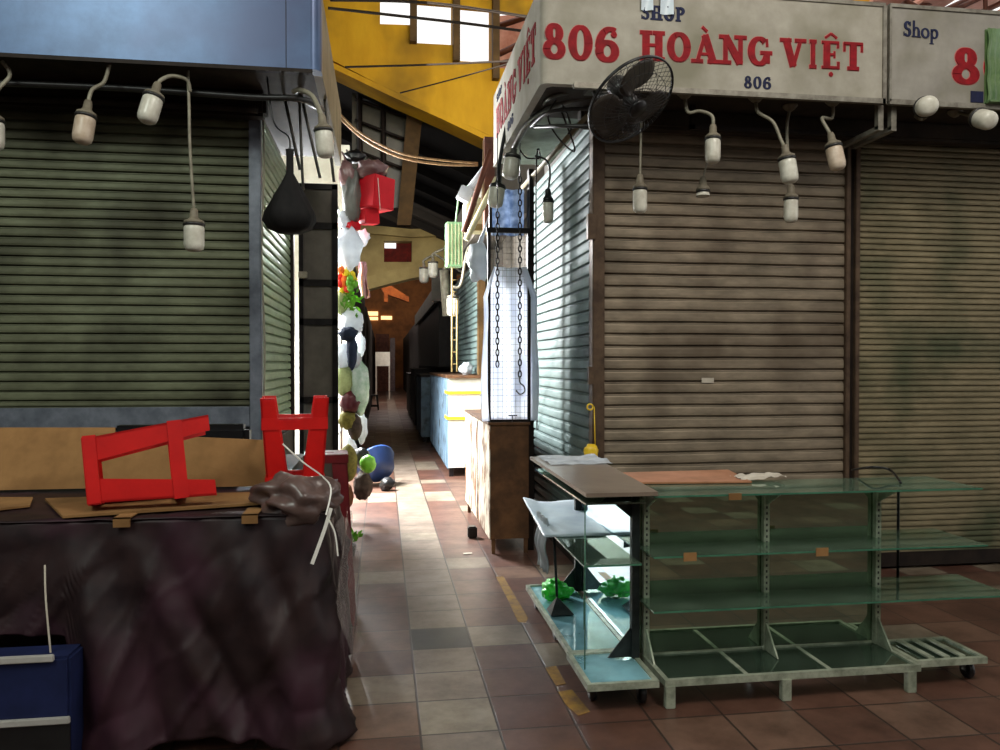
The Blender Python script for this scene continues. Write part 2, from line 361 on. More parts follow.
def bez(pts, n=6):
    """Catmull-Rom through points"""
    pts = [Vector(p) for p in pts]; out = []
    for i in range(len(pts) - 1):
        p0 = pts[max(i - 1, 0)]; p1 = pts[i]; p2 = pts[i + 1]; p3 = pts[min(i + 2, len(pts) - 1)]
        for k in range(n):
            t = k / n
            out.append(.5 * ((2 * p1) + (p2 - p0) * t + (2 * p0 - 5 * p1 + 4 * p2 - p3) * t * t + (3 * p1 - p0 - 3 * p2 + p3) * t ** 3))
    out.append(pts[-1]); return out
def axis_mat(p, d):
    """matrix placing +z along d at p"""
    d = Vector(d).normalized(); q = Vector((0, 0, 1)).rotation_difference(d)
    return Matrix.Translation(p) @ q.to_matrix().to_4x4()

# ================================================================== SETTING
fb = MB(); fb.face([(-14, -6, 0), (16, -6, 0), (16, 62, 0), (-14, 62, 0)])
fl = fb.build('floor', M['floor'], kind='structure')
fl.location = (0, 0, 0)
for v in fl.data.vertices: v.co += Vector(fl['_org'])

SY = 5.31     # plane of the stall fronts
GY = 4.67     # plane of the sign fronts
ZS = 3.18     # underside of the signs
ZT = 3.78
XR = 1.43     # right stall's aisle side
XL = -.82     # left stall's aisle side

# stall bodies (walls behind the shutters)
b = MB(); b.box((XR + .08, SY + .12, 0), (9, 7.35, 3.6)); struct('wall_right', b, M['counter'])
b = MB(); b.box((-7, SY + .12, 0), (XL - .08, 7.3, 3.6)); struct('wall_left', b, M['counter'])
# soffits
b = MB(); b.box((.95, GY + .03, ZS + .03), (9, SY + .1, ZS + .09)); struct('trim_1', b, M['soffit'])
b = MB(); b.box((.94, SY + .02, ZS + .04), (XR, 6.75, ZS + .08)); struct('trim_2', b, M['soffit_green'])
b = MB(); b.box((-7, GY + .03, ZS + .03), (-.4, SY + .1, ZS + .09)); struct('trim_3', b, M['soffit'])
b = MB(); b.box((XL, SY + .02, ZS + .04), (-.4, 6.75, ZS + .08)); struct('trim_4', b, M['soffit'])

# ------------------------------------------------------------------ roller shutters
def slat_sheet(a, bb, z0, z1, pitch, outn, depth=.012, flat=.72):
    """corrugated curtain between ground points a, bb; outn = outward normal"""
    mb = MB(); a = Vector(a); bb = Vector(bb); outn = Vector(outn)
    prof = []; z = z1; k = 0
    while z > z0 + .001:
        zz = max(z - pitch, z0); h = z - zz
        prof += [(z, 0), (z - h * .03, depth * .75), (z - h * .12, depth), (z - h * .5, depth * 1.12), (z - h * flat, depth * .95), (z - h * (flat + .04), depth * .3), (z - h * (flat + .09), -.012), (z - h * (flat + .16), -.012), (z - h * (flat + .19), depth * .5), (z - h * .985, depth * .55), (z - h * .99, -.004)]
        z = zz; k += 1
    prof.append((z0, 0)); n = 6
    cols = []
    for i in range(n + 1):
        p = a.lerp(bb, i / n)
        cols.append([mb.bm.verts.new((p.x + outn.x * d, p.y + outn.y * d, q + .0015 * math.sin(i * 2.1 + q * 9))) for q, d in prof])
    for i in range(n):
        for j in range(len(prof) - 1): mb.bm.faces.new((cols[i][j], cols[i + 1][j], cols[i + 1][j + 1], cols[i][j + 1]))
    return mb
# right front, wide slats
xa = at(603, 300, Y=SY).x; xb = at(843, 300, Y=SY).x; xc = at(853, 300, Y=SY).x
t = thing('roller_shutter', (xa, SY, 0), 'grey-brown roller shutter with wide slats under the red-lettered 806 sign', 'roller shutter')
slat_sheet((xa, SY, 0), (xb, SY, 0), .07, ZS, .0825, (0, -1, 0)).build('slat_curtain', M['shut_r'], t)
b = MB(); b.box((xa, SY - .02, .0), (xb, SY + .02, .07)); b.build('bottom_rail', M['rail_dark'], t)
b = MB(); b.box((xa - .085, SY - .045, 0), (xa, SY + .05, ZS + .02), bev=.006); b.build('guide_rail', M['rail'], t)
b = MB(); b.box((xb, SY - .04, 0), (xb + .035, SY + .05, ZS + .02), bev=.004); b.build('guide_rail', M['rail'], t)
b = MB(); b.box((xa - .115, SY - .06, 1.36), (xa - .08, SY - .02, 1.48)); b.box((xa - .125, SY - .07, 2.35), (xa - .07, SY - .02, 2.52)); b.build('lock_plate', M['rail'], t)
s_ = at(707, 380, Y=SY - .016)
b = MB(); b.box((s_.x - .04, SY - .018, s_.z - .02), (s_.x + .05, SY - .0145, s_.z + .015)); b.build('sticker', M['paper'], t, label='small pale paper sticker')
# right front, narrow slats
t = thing('roller_shutter', (xc, SY, 0), 'olive-grey roller shutter with narrow slats at the right edge', 'roller shutter')
slat_sheet((xc + .03, SY, 0), (7.5, SY, 0), .12, ZS, .043, (0, -1, 0)).build('slat_curtain', M['shut_r2'], t)
b = MB(); b.box((xc + .03, SY - .02, .02), (7.5, SY + .02, .12)); b.build('bottom_rail', M['rail_dark'], t)
b = MB(); b.box((xc - .005, SY - .04, 0), (xc + .03, SY + .05, ZS + .02), bev=.004); b.build('guide_rail', M['rail'], t)
b = MB(); b.box((xb + .035, SY - .01, 0), (xc - .005, SY + .05, ZS)); struct('trim_5', b, M['rail_dark'])
# right side
t = thing('roller_shutter', (XR, 6.4, 0), 'pale green roller shutter on the aisle side of the 806 stall', 'roller shutter')
slat_sheet((XR, SY + .06, 0), (XR, 7.42, 0), .05, ZS, .0825, (-1, 0, 0)).build('slat_curtain', M['shut_side'], t)
b = MB(); b.box((XR - .02, SY + .06, 0), (XR + .02, 7.42, .05)); b.build('bottom_rail', M['rail_dark'], t)
b = MB(); b.box((XR - .04, 7.42, 0), (XR + .04, 7.5, ZS)); b.build('guide_rail', M['rail_dark'], t)
# left front
xl = at(250, 300, Y=SY).x
zl = at(150, 407, Y=SY).z
t = thing('roller_shutter', (-2, SY, 1), 'dark olive roller shutter of the left stall behind the cardboard', 'roller shutter')
slat_sheet((-6, SY, 0), (xl, SY, 0), zl, ZS, .060, (0, -1, 0)).build('slat_curtain', M['shut_l'], t)
b = MB(); b.box((-6, SY - .022, zl - .13), (xl, SY + .02, zl), bev=.005); b.build('bottom_rail', M['post_blue'], t, label='blue-grey bottom bar')
b = MB(); b.box((xl, SY - .03, .0), (xl + .075, SY + .05, ZS), bev=.006); struct('trim_6', b, M['post_blue'])
b = MB(); b.box((-6, SY - .05, 0), (xl, SY + .1, zl - .16)); struct('wall_front', b, M['counter'])
# cable down the post
b = MB(); pts = [(xl + .09 + .008 * math.sin(z * 5), SY - .045, z) for z in [ZS - i * .12 for i in range(22)]]
b.tube(pts, .006, 6); b.build('power_cable', M['pipe_white'], label='thin pale cable running down the blue-grey post', cat='cable')
# left side
t = thing('roller_shutter', (XL, 6.3, 1), 'shiny green roller shutter on the aisle side of the left stall', 'roller shutter')
slat_sheet((XL, SY + .06, 0), (XL, 7.2, 0), 1.0, ZS, .067, (1, 0, 0)).build('slat_curtain', M['shut_l2'], t)
b = MB(); b.box((XL - .02, SY + .06, .95), (XL + .02, 7.2, 1.0)); b.build('bottom_rail', M['rail_dark'], t)
b = MB(); b.box((XL - .04, SY + .06, 0), (XL + .03, 7.2, .94)); struct('wall_aisle', b, M['counter'])
b = MB(); b.box((XL - .02, 7.2, 0), (XL + .04, 7.28, ZS)); struct('trim_7', b, M['rail_dark'])

# ------------------------------------------------------------------ lettering (built stroke by stroke)
class Pen:
    def __init__(s, mapf, grow=0): s.mb = MB(); s.f = mapf; s.g = grow; s.k = 0
    def quad(s, q):
        s.k += 1; e = .00023 * (s.k % 17)
        a = [s.f(u, v, .003 + e) for u, v in q]; c = [s.f(u, v, 0) for u, v in q]
        A = [s.mb.bm.verts.new(p) for p in a]; B = [s.mb.bm.verts.new(p) for p in c]; n = len(q)
        s.mb.bm.faces.new(A)
        for i in range(n): s.mb.bm.faces.new((A[i], A[(i + 1) % n], B[(i + 1) % n], B[i]))
    def bar(s, x0, y0, x1, y1, w):
        d = Vector((x1 - x0, y1 - y0)); L = d.length; d /= L; n = Vector((-d.y, d.x)); w = w / 2 + s.g
        a = Vector((x0, y0)) - d * s.g; b = Vector((x1, y1)) + d * s.g
        s.quad([(a + n * w)[:], (a - n * w)[:], (b - n * w)[:], (b + n * w)[:]])
    def stem(s, x, y0, y1, w): s.bar(x, y0, x, y1, w)
    def slab(s, x, y, w, h=.13): s.bar(x - w / 2, y, x + w / 2, y, h)
    def arc(s, cx, cy, rx, ry, a0, a1, w, thin=.45, n=20):
        for i in range(n):
            t0 = R(a0 + (a1 - a0) * i / n); t1 = R(a0 + (a1 - a0) * (i + 1) / n); q = []
            for t, sg in ((t0, 1), (t0, -1), (t1, -1), (t1, 1)):
                ww = w * (thin + (1 - thin) * abs(math.cos(t))) / 2 + s.g
                q.append((cx + (rx + sg * ww) * math.cos(t), cy + (ry + sg * ww) * math.sin(t)))
            s.quad(q)
SW = .27
def glyph(p, ch, x, w):
    """draw ch with its left at x, width w, cap height 1"""
    c = x + w / 2; sw = min(SW, w * .33)
    if ch == 'H':
        for q in (x + w * .24, x + w * .76):
            p.stem(q, 0, 1, sw)
            for y in (.045, .955): p.slab(q, y, sw * 1.7)
        p.bar(x + w * .24, .52, x + w * .76, .52, .1)
    elif ch in 'O': p.arc(c, .5, w * .5 - sw / 2, .5 - .05, 0, 360, sw, .5, 28)
    elif ch == '0': p.arc(c, .5, w * .5 - sw / 2, .5 - .045, 0, 360, sw, .45, 28)
    elif ch in 'AÀ':
        p.bar(x + w * .16, .0, c - w * .02, .98, sw * .5); p.bar(c - w * .03, .98, x + w * .82, 0, sw)
        p.bar(x + w * .26, .3, x + w * .72, .3, .09); p.slab(x + w * .16, .045, sw * 1.7); p.slab(x + w * .82, .045, sw * 1.7)
        if ch == 'À': p.bar(c - w * .14, 1.26, c + w * .06, 1.1, .1)
    elif ch == 'N':
        p.stem(x + w * .2, 0, 1, sw * .6); p.stem(x + w * .8, 0, 1, sw * .6); p.bar(x + w * .2, .97, x + w * .78, .03, sw)
        p.slab(x + w * .18, .045, sw * 1.8); p.slab(x + w * .14, .955, sw * 1.4); p.slab(x + w * .8, .955, sw * 1.8)
    elif ch == 'G':
        p.arc(c - w * .02, .5, w * .48 - sw / 2, .45, 48, 330, sw, .5, 22)
        p.stem(x + w * .8, .08, .46, sw * .9); p.slab(x + w * .78, .45, sw * 1.75); p.bar(x + w * .82, .68, x + w * .8, .95, .08)
    elif ch == 'V':
        p.bar(x + w * .2, 1, c + w * .02, .02, sw); p.bar(c + w * .02, .02, x + w * .84, 1, sw * .5)
        p.slab(x + w * .19, .955, sw * 1.7); p.slab(x + w * .83, .955, sw * 1.7)
    elif ch == 'I':
        p.stem(c, 0, 1, sw)
        for y in (.045, .955): p.slab(c, y, sw * 1.7)
    elif ch == 'Ệ':
        p.stem(x + w * .28, 0, 1, sw)
        for y in (.045, .955): p.bar(x + w * .02, y, x + w * .9, y, .09)
        p.bar(x + w * .3, .52, x + w * .68, .52, .08); p.stem(x + w * .88, .0, .26, .09); p.stem(x + w * .86, .76, 1, .09); p.stem(x + w * .68, .4, .64, .07)
        p.bar(x + w * .2, 1.12, c, 1.28, .08); p.bar(c, 1.28, x + w * .8, 1.12, .08); p.arc(c, -.2, .035, .035, 0, 360, .09, 1, 10)
    elif ch == 'T':
        p.stem(c, 0, 1, sw); p.slab(c, .045, sw * 1.75); p.bar(x + w * .04, .95, x + w * .96, .95, .1)
        p.stem(x + w * .07, .66, .98, .09); p.stem(x + w * .93, .66, .98, .09)
    elif ch == '8':
        p.arc(c, .74, w * .4 - sw / 2, .215, 0, 360, sw, .55, 22); p.arc(c, .27, w * .5 - sw / 2, .225, 0, 360, sw, .55, 22)
    elif ch == '6':
        p.arc(c, .3, w * .5 - sw / 2, .255, 0, 360, sw, .5, 22); p.arc(c + w * .12, .42, w * .62 - sw / 2, .53, 62, 180, sw, .5, 14)
        p.arc(x + w * .78, .8, .035, .035, 0, 360, .12, 1, 8)
    elif ch == 'S':
        p.arc(c, .73, w * .42 - sw / 2, .225, 20, 270, sw, .55, 16); p.arc(c, .27, w * .46 - sw / 2, .225, -90 - 70, 90, sw, .55, 16)
        p.stem(x + w * .82, .7, .98, .07); p.stem(x + w * .1, .02, .3, .07)
    elif ch == 'P':
        p.stem(x + w * .28, 0, 1, sw); p.arc(x + w * .4, .73, w * .4, .225, -90, 90, sw, .5, 14)
        for y in (.045, .955): p.slab(x + w * .28, y, sw * 1.7)
    elif ch == 'h':
        p.stem(x + w * .2, 0, 1.1, sw * .8); p.arc(x + w * .5, .42, w * .28, .22, 0, 180, sw * .8, .5, 12); p.stem(x + w * .78, 0, .42, sw * .8); p.slab(x + w * .2, .03, sw * 1.6, .06); p.slab(x + w * .78, .03, sw * 1.6, .06)
    elif ch == 'o': p.arc(c, .33, w * .4, .3, 0, 360, sw * .8, .5, 18)
    elif ch == 'p':
        p.stem(x + w * .2, -.35, .64, sw * .8); p.arc(x + w * .52, .33, w * .34, .28, -180, 180, sw * .8, .5, 18); p.slab(x + w * .2, -.34, sw * 1.6, .06)
def write(text, widths, gap, mapf, grow=0):
    p = Pen(mapf, grow); x = 0
    for ch, w in zip(text, widths):
        if ch != ' ': glyph(p, ch, x, w)
        x += w + gap
    return p.mb
def text_width(widths, gap): return sum(widths) + gap * (len(widths) - 1)
def front_text(text, widths, gap, x0, x1, z0, z1, parent, m, y, name='lettering', halo=None, label=None, slope=0):
    W = text_width(widths, gap); h = z1 - z0; k = (x1 - x0) / W
    f = lambda u, v, d: Vector((x0 + u * k, y - d, z0 + v * h + slope * u * k))
    if halo:
        f0 = lambda u, v, d: Vector((x0 + u * k, y - d * .2, z0 + v * h + slope * u * k))
        write(text, widths, gap, f0, .022).build('letter_outline', halo, parent)
        f = lambda u, v, d: Vector((x0 + u * k, y - .0015 - d, z0 + v * h + slope * u * k))
    write(text, widths, gap, f).build(name, m, parent, label=label)
HV = ('HOÀNG VIỆT', [.95, .92, .98, 1.0, .95, .2, .95, .5, .8, .85])
def zy(px, py): q = at(px, py, Y=GY); return q.x, q.z

# main right sign: rounded corner box
def round_L(x0, x1, y0, y1, r, z0, z1, side, n=8):
    """open fascia: front along y0 from x0..x1, aisle side going to y1. side=-1 : aisle side at x0, +1 : at x1"""
    pts = []
    if side < 0:
        pts.append((x0, y1)); 
        for i in range(n + 1):
            a = PI + (PI / 2) * i / n; pts.append((x0 + r + r * math.cos(a), y0 + r + r * math.sin(a)))
        pts.append((x1, y0))
        inner = [(x0 + .05, y1), (x0 + .05, y0 + r + .03), (x0 + r + .03, y0 + .05), (x1, y0 + .05)]
    else:
        pts.append((x0, y0))
        for i in range(n + 1):
            a = -PI / 2 + (PI / 2) * i / n; pts.append((x1 - r + r * math.cos(a), y0 + r + r * math.sin(a)))
        pts.append((x1, y1))
        inner = [(x0, y0 + .05), (x1 - r - .03, y0 + .05), (x1 - .05, y0 + r + .03), (x1 - .05, y1)]
    o = pts + inner[::-1]
    return MB().prism([Vector((x, y, z0)) for x, y in o], (0, 0, z1 - z0))
sx0 = at(541, 60, Y=GY).x; sx1 = at(885, 60, Y=GY).x
t = thing('shop_sign', (sx0, GY, ZS), 'long off-white sign board reading 806 in red, wrapping the right corner', 'sign')
round_L(sx0, sx1, GY, 6.72, .05, ZS, ZT, -1).build('sign_board', M['sign'], t)
b = MB(); b.box((sx0 + .2, GY - .012, ZS - .02), (sx1, GY + .02, ZS + .012)); b.box((sx1 - .02, GY - .012, ZS - .02), (sx1 + .005, GY + .02, ZT)); b.box((sx0 + .05, GY - .008, ZT - .004), (sx1, GY + .04, ZT + .02)); b.build('edge_trim', M['trim'], t)
x0, zb = zy(543, 59); x1, zt = zy(619, 25)
front_text('806', [.72, .78, .78], .1, x0, x1, at(580, 60, Y=GY).z, at(580, 26, Y=GY).z, t, M['red_paint'], GY, halo=M['pink_paint'], label='large red numerals')
x0, zb = zy(640, 59.5); x1, _ = zy(863, 70)
_, zc = zy(640, 31); 
_, zb2 = zy(863, 70.5); sl = (zb2 - zb) / (x1 - x0)
front_text(HV[0], HV[1], .1, x0, x1, zb, zc, t, M['red_paint'], GY, halo=M['pink_paint'], label='large red capital letters', slope=sl)
x0, zb = zy(641, 19); x1, _ = zy(685, 19); _, zc = zy(641, 5)
front_text('SHOP', [.62, .85, .8, .7], .08, x0, x1, zb, zc, t, M['navy_paint'], GY)
x0, zb = zy(744, 88); x1, _ = zy(771, 88); _, zc = zy(744, 76)
front_text('806', [.62, .68, .68], .12, x0, x1, zb, zc, t, M['navy_paint'], GY)
# side lettering, running away from the corner toward the back when read right to left
def side_text(text, widths, gap, yfar, ynear, z0, z1, m, name='lettering'):
    W = text_width(widths, gap); h = z1 - z0
    f = lambda u, v, d: Vector((sx0 - d, yfar + (ynear - yfar) * u / W, z0 + v * h))
    write(text, widths, gap, f).build(name, m, t)
ya = at(496.5, 130, X=sx0).y; yb = at(536, 60, X=sx0).y
side_text(HV[0], HV[1], .1, ya, yb, 3.38, 3.61, M['red_paint'])
ya2 = at(497, 105, X=sx0).y; yb2 = at(502, 96, X=sx0).y
side_text('SHOP', [.62, .85, .8, .7], .08, ya2, yb2, 3.66, 3.72, M['navy_paint'])
ya2 = at(508, 105, X=sx0).y; yb2 = at(513.5, 96, X=sx0).y
side_text('806', [.62, .68, .68], .12, ya2, yb2, 3.25, 3.32, M['navy_paint'])
# tags over SHOP
q = at(650, 3, Y=GY - .01); r_ = at(668, 3, Y=GY - .01)
for (a, w, h_) in ((at(641, 0, Y=GY - .01), .075, .06), (at(660, 0, Y=GY - .01), .085, .085)):
    b = MB(); zt_ = ZT + .04
    b.grid(lambda u, v, a=a, w=w, h_=h_: Vector((a.x + u * w, GY - .012 - .008 * math.sin(u * 5 + v * 3), zt_ - v * (zt_ - (a.z - h_)))), 6, 8)
    b.build('paper_tag', M['foam'], label='pale translucent tag taped over the top of the word SHOP, %s' % ('left of the pair' if w < .08 else 'right of the pair'), cat='tag', group='tags over the 806 sign')

# second sign
sx2 = at(889, 60, Y=GY).x
t = thing('shop_sign', (sx2, GY, ZS), 'grey-white sign board at the right edge with a blue Shop and a red 8', 'sign')
b = MB(); b.box((sx2, GY, ZS), (7, GY + .05, ZT)); b.build('sign_board', M['sign2'], t)
b = MB(); b.box((sx2, GY - .012, ZS - .02), (7, GY + .02, ZS + .012)); b.box((sx2 - .003, GY - .012, ZS), (sx2 + .012, GY + .02, ZT)); b.box((sx2, GY - .01, ZT - .003), (7, GY + .05, ZT + .02)); b.build('edge_trim', M['trim'], t)
x0, zb = zy(903, 36); x1, _ = zy(938, 40); _, zc = zy(903, 21)
front_text('Shop', [.62, .62, .62, .62], .06, x0, x1, zb, zc, t, M['navy_paint'], GY, slope=-.03)
x0, zb = zy(952, 83); x1, _ = zy(979, 83); _, zc = zy(952, 48)
k = (x1 - x0)
front_text('80', [.72, .78], .12, x0, x0 + k * 2.25, zb, zc, t, M['red_paint'], GY, halo=M['pink_paint'])
b = MB(); a = at(970.5, 91, Y=GY); c = at(983, 103, Y=GY); b.box((a.x, GY - .004, c.z), (c.x, GY, a.z)); b.build('sticker', M['navy_paint'], t)
# green board
a = at(988, 28, Y=GY - .03); c = at(988, 101, Y=GY - .03)
b = MB(); b.grid(lambda u, v: Vector((a.x + u * .55 + .005 * math.sin(v * 17), GY - .03 - .003 * math.sin(u * 90) - .004 * math.sin(v * 9), c.z + (a.z - c.z) * v)), 60, 10)
b.box((a.x, GY - .012, c.z), (a.x + .55, GY - .001, a.z)); b.box((a.x - .003, GY - .06, c.z - .012), (a.x + .55, GY - .001, c.z))
b.build('ribbed_panel', M['greenplas'], label='green ribbed plastic panel hung over the right sign', cat='panel')

# left sign
lx = at(321, 60, Y=GY).x
t = thing('shop_sign', (-2, GY, ZS), 'blank blue metal sign box above the left stall', 'sign')
round_L(-6, lx, GY, GY + .11, .06, ZS + .01, 3.85, 1).build('sign_board', M['sign_blue'], t)
b = MB(); b.box((lx - .05, GY + .11, ZS + .01), (lx, 6.9, 3.66)); b.build('side_panel', M['beige'], t, label='beige side panel')
b = MB(); b.box((-6, GY + .0, ZS - .012), (lx - .05, GY + .04, ZS + .01)); b.build('edge_trim', M['rail_dark'], t)
q = at(286, 30, Y=GY).x
b = MB(); b.box((q - .002, GY - .0015, ZS + .01), (q + .002, GY + .001, 3.85)); b.build('seam', M['rail_dark'], t)

# ------------------------------------------------------------------ under-soffit rails and the shutter boxes
def rail(name, pts, r, m, label, cat='rail', group=None, n=8, smooth=True):
    b = MB(); b.tube(bez(pts, 5) if smooth and len(pts) > 2 else pts, r, n); return b.build(name, m, label=label, cat=cat, group=group)
yy = GY + .18
rail('support_rail', [at(-30, 82, Y=yy), at(120, 88, Y=yy), at(250, 97, Y=yy), at(300, 99, Y=yy), at(322, 110, Y=yy + .25)], .02, M['dark_plastic'], 'thick dark pipe hung under the blue sign, front of the two')
rail('support_rail', [at(-30, 97, Y=yy + .25), at(160, 104, Y=yy + .25), at(258, 110, Y=yy + .25)], .022, M['rail_dark'], 'dark pipe against the top of the left shutter, rear of the two')
b = MB(); b.box((-6, SY - .19, ZS - .13), (XL + .1, SY - .06, ZS + .03), bev=.02); b.build('shutter_box', M['rail_dark'], label='dark shutter housing along the top of the left shutter', cat='housing')
b = MB(); b.box((1.3, SY - .19, ZS - .1), (6.9, SY - .07, ZS + .03), bev=.02); b.build('shutter_box', M['soffit'], label='dark shutter housing along the top of the right shutters', cat='housing')
# hanger brackets on the right soffit
for i, px in enumerate((880, 893)):
    a = at(px, 112, Y=GY + .06)
    b = MB(); b.box((a.x - .018, GY + .05, ZS - .16), (a.x + .018, GY + .09, ZS + .03)); b.box((a.x - .018, GY + .05, ZS - .17), (a.x + .018, GY + .5, ZS - .14))
    b.build('hanger_bracket', M['trim'], label='grey steel hanger below the joint of the two right signs, %s' % ('left one' if i == 0 else 'right one'), cat='bracket', group='hangers below the sign joint')
b = MB(); b.box((at(690, 125, Y=GY + .35).x, GY + .33, ZS - .13), (at(878, 125, Y=GY + .35).x, GY + .36, ZS - .10)); b.box((at(690, 125, Y=GY + .35).x, GY + .33, ZS - .13), (at(690, 125, Y=GY + .35).x + .03, GY + .36, ZS + .03)); b.build('support_rail', M['rail_dark'], label='dark square bar below the right soffit behind the lamps', cat='rail')

# ------------------------------------------------------------------ lamps
LG = 'milky bulbs on curved arms along the stall fronts'
def lamp(label, path, mount=None, d=(0, 0, -1), r=.052, armr=.011, bm=None, arm=None, soc=None, L=.155, rose=True, kind='arm', group=None):
    """path ends at the top of the socket; d = bulb direction"""
    r = r * .92
    path = [Vector(p) for p in path]; p = path[-1]; d = Vector(d).normalized()
    t = thing('hanging_lamp', path[0], label, 'lamp', group)
    bm = bm or M['bulb']; soc = soc or M['socket']
    if rose:
        MB().lathe([(0, .03), (.048, .03), (.05, .022), (.03, .0), (.012, -.012), (0, -.012)], Matrix.Translation(path[0]), 16).build('ceiling_rose', M['socket'], t)
    MB().tube(bez(path, 6) if len(path) > 2 else path, armr, 8).build('lamp_arm', arm or M['pipe_white'], t)
    mt = axis_mat(p, d)
    MB().lathe([(0, -.02), (.017, -.02), (.022, -.005), (.024, .03), (.034, .042), (r * .98, .052), (r * 1.0, .066), (.0, .066)], mt, 18).build('socket', soc, t)
    MB().lathe([(r * .9, .064), (r * 1.08, .067), (r * 1.08, .078), (r * .9, .081)], mt, 18).build('collar', M['dark_plastic'], t)
    z = .075
    MB().lathe([(r * .85, z), (r * .98, z + .012), (r, z + .03), (r, z + L * .72), (r * .9, z + L * .88), (r * .6, z + L * .97), (0, z + L)], mt, 20).build('bulb', bm, t)
    return t
def P(px, py, dy=.2): return at(px, py, Y=GY + dy)
def soff(px, dy): q = at(px, 100, Y=GY + dy); return Vector((q.x, q.y, ZS))
lamp('bulb lamp leaning forward on a short curved arm under the blue sign', [soff(110, .05), P(104, 82, .05), P(92, 90, .02), P(88, 104, 0)], d=(-.12, -.1, -1), bm=M['bulb_warm'], rose=False, r=.058, group=None)
lamp('bulb lamp on an arm looping over to the left beside the long hanging lamp', [P(190, 92, .1), P(187, 80, .08), P(172, 76, .04), P(161, 80, 0), P(157, 86, 0)], d=(-.22, -.2, -1), rose=False, r=.06)
lamp('bulb lamp on a long straight drop in front of the left shutter', [soff(188, .1), P(189, 105, .1), P(190, 150, .1), P(194, 212, .1)], d=(0, 0, -1), rose=False, r=.062, armr=.009)
lamp('bulb lamp curving down at the corner of the blue sign', [P(293, 92, .15), P(300, 90, .12), P(313, 97, .06), P(322, 118, .0)], d=(.1, 0, -1), rose=False, r=.056, armr=.015)
lamp('bulb lamp cut by the left edge of the picture', [soff(2, .1), P(10, 75, .1), P(-2, 90, .05), P(-6, 108, 0)], d=(0, 0, -1), rose=False, r=.055)
# right lamps
lamp('bulb lamp on an arched arm directly below the red letters', [soff(685, .12), P(688, 112, .1), P(700, 111, .08), P(712, 116, .05), P(713, 128, .05)], d=(-.05, -.1, -1))
lamp('empty cone socket dangling under the lamp nearest the fan', [P(711, 160, .12), P(709, 172, .12), P(705, 186, .12)][:0] or [P(709, 158, .16), P(705, 170, .16), P(703, 180, .16)], rose=False, armr=.006, r=.046, L=.03)
lamp('bulb lamp on a long sloping arm, fourth from the fan', [soff(756, .12), P(758, 112, .1), P(773, 122, .08), P(781, 140, .03), P(785, 148, 0)], d=(.12, -.1, -1), r=.058)
lamp('small bulb lamp hanging lowest beneath the sloping-arm lamp', [soff(790, .25), P(787, 125, .25), P(788, 160, .25), P(791, 188, .22)], d=(0, 0, -1), r=.05)
lamp('bulb lamp on a short bent arm beside the shutter joint', [soff(833, .12), P(832, 118, .12), P(822, 118, .08), P(828, 130, .04), P(831, 136, .02)], d=(.15, -.15, -1), r=.056, bm=M['bulb_warm'])
lamp('bulb lamp on a thin drop below the desk-style fan', [soff(642, .3), P(641, 135, .3), P(640, 178, .28)], d=(0, 0, -1), r=.05, armr=.008)
lamp('round bulb lamp pointing straight out below the blue word Shop', [soff(922, .3), P(920, 118, .2), P(922, 108, .0)], d=(-.45, -1, -.25), r=.068, rose=True, L=.12)
lamp('bulb lamp tilted outwards at the right edge below the red 8', [soff(955, .2), P(955, 112, .2), P(972, 116, .06)], d=(-.05, -.9, -.45), r=.066, L=.13)
# side lamps under the right sign, one with black rubber sockets
lamp('grey-capped bulb lamp under the right sign corner on a dark bent pipe', [at(590, 96, Y=5.0), at(560, 104, Y=5.1), at(530, 122, Y=5.4), at(514, 148, Y=5.7)], d=(-.15, 0, -1), r=.065, armr=.022, arm=M['greymetal'], soc=M['greymetal'], rose=False)
lamp('black cone socket lamp hung against the pale green side shutter', [at(535, 156, Y=5.7), at(546, 160, Y=5.7), at(550, 172, Y=5.7), at(548, 192, Y=5.7)], d=(0, 0, -1), r=.045, armr=.008, arm=M['dark_plastic'], soc=M['black'], rose=False)

lamp('bulb lamp on a crooked black arm above the mesh rack', [at(508, 150, Y=6.1) + Vector((0, 0, .25)), at(500, 160, Y=6.05), at(499, 178, Y=6.0)], d=(-.15, 0, -1), r=.065, armr=.014, arm=M['black'], soc=M['black'], rose=False)
# bent pipe frame under the right sign's corner
rail('pipe_bracket', [at(602, 96, Y=4.95), at(578, 92, Y=4.95), at(552, 97, Y=4.95), at(540, 108, Y=5.3), at(528, 128, Y=5.9)], .012, M['greymetal'], 'curved grey pipe following the corner of the 806 sign', 'pipe')
rail('pipe_bracket', [at(615, 107, Y=4.85), at(580, 109, Y=4.9), at(550, 112, Y=5.0), at(534, 124, Y=5.3), at(534, 127, Y=5.4), at(560, 126, Y=4.95), at(600, 126, Y=4.85), at(615, 122, Y=4.85)], .014, M['dark_plastic'], 'dark looped pipe bracket holding the fan', 'pipe')
rail('cleat_bar', [at(586, 117, Y=4.95), at(520, 190, Y=6.6)], .022, M['beige'], 'straight pale bar running along the top of the side shutter', 'bar', n=4, smooth=False)
for i, (pts, lab) in enumerate((([at(556, 100, Y=5.0), at(548, 118, Y=5.1), at(560, 140, Y=5.1), at(575, 150, Y=5.0), at(560, 108, Y=5.0)], 'dark wire looping below the curved pipe at the sign corner'),
        ([at(520, 150, Y=5.8), at(527, 158, Y=5.8), at(540, 160, Y=5.8), at(536, 178, Y=5.8), at(537, 430, Y=7.2)], 'long wire running down the far edge of the side shutter'),
        ([at(562, 104, Y=5), at(568, 116, Y=5), at(571, 128, Y=5), at(568, 134, Y=5)], 'short dark wire hooked over the curved pipe'))):
    b = MB(); b.tube(bez(pts, 6), .006, 6); b.build('loose_wire', M['cable'], label=lab, cat='wire')

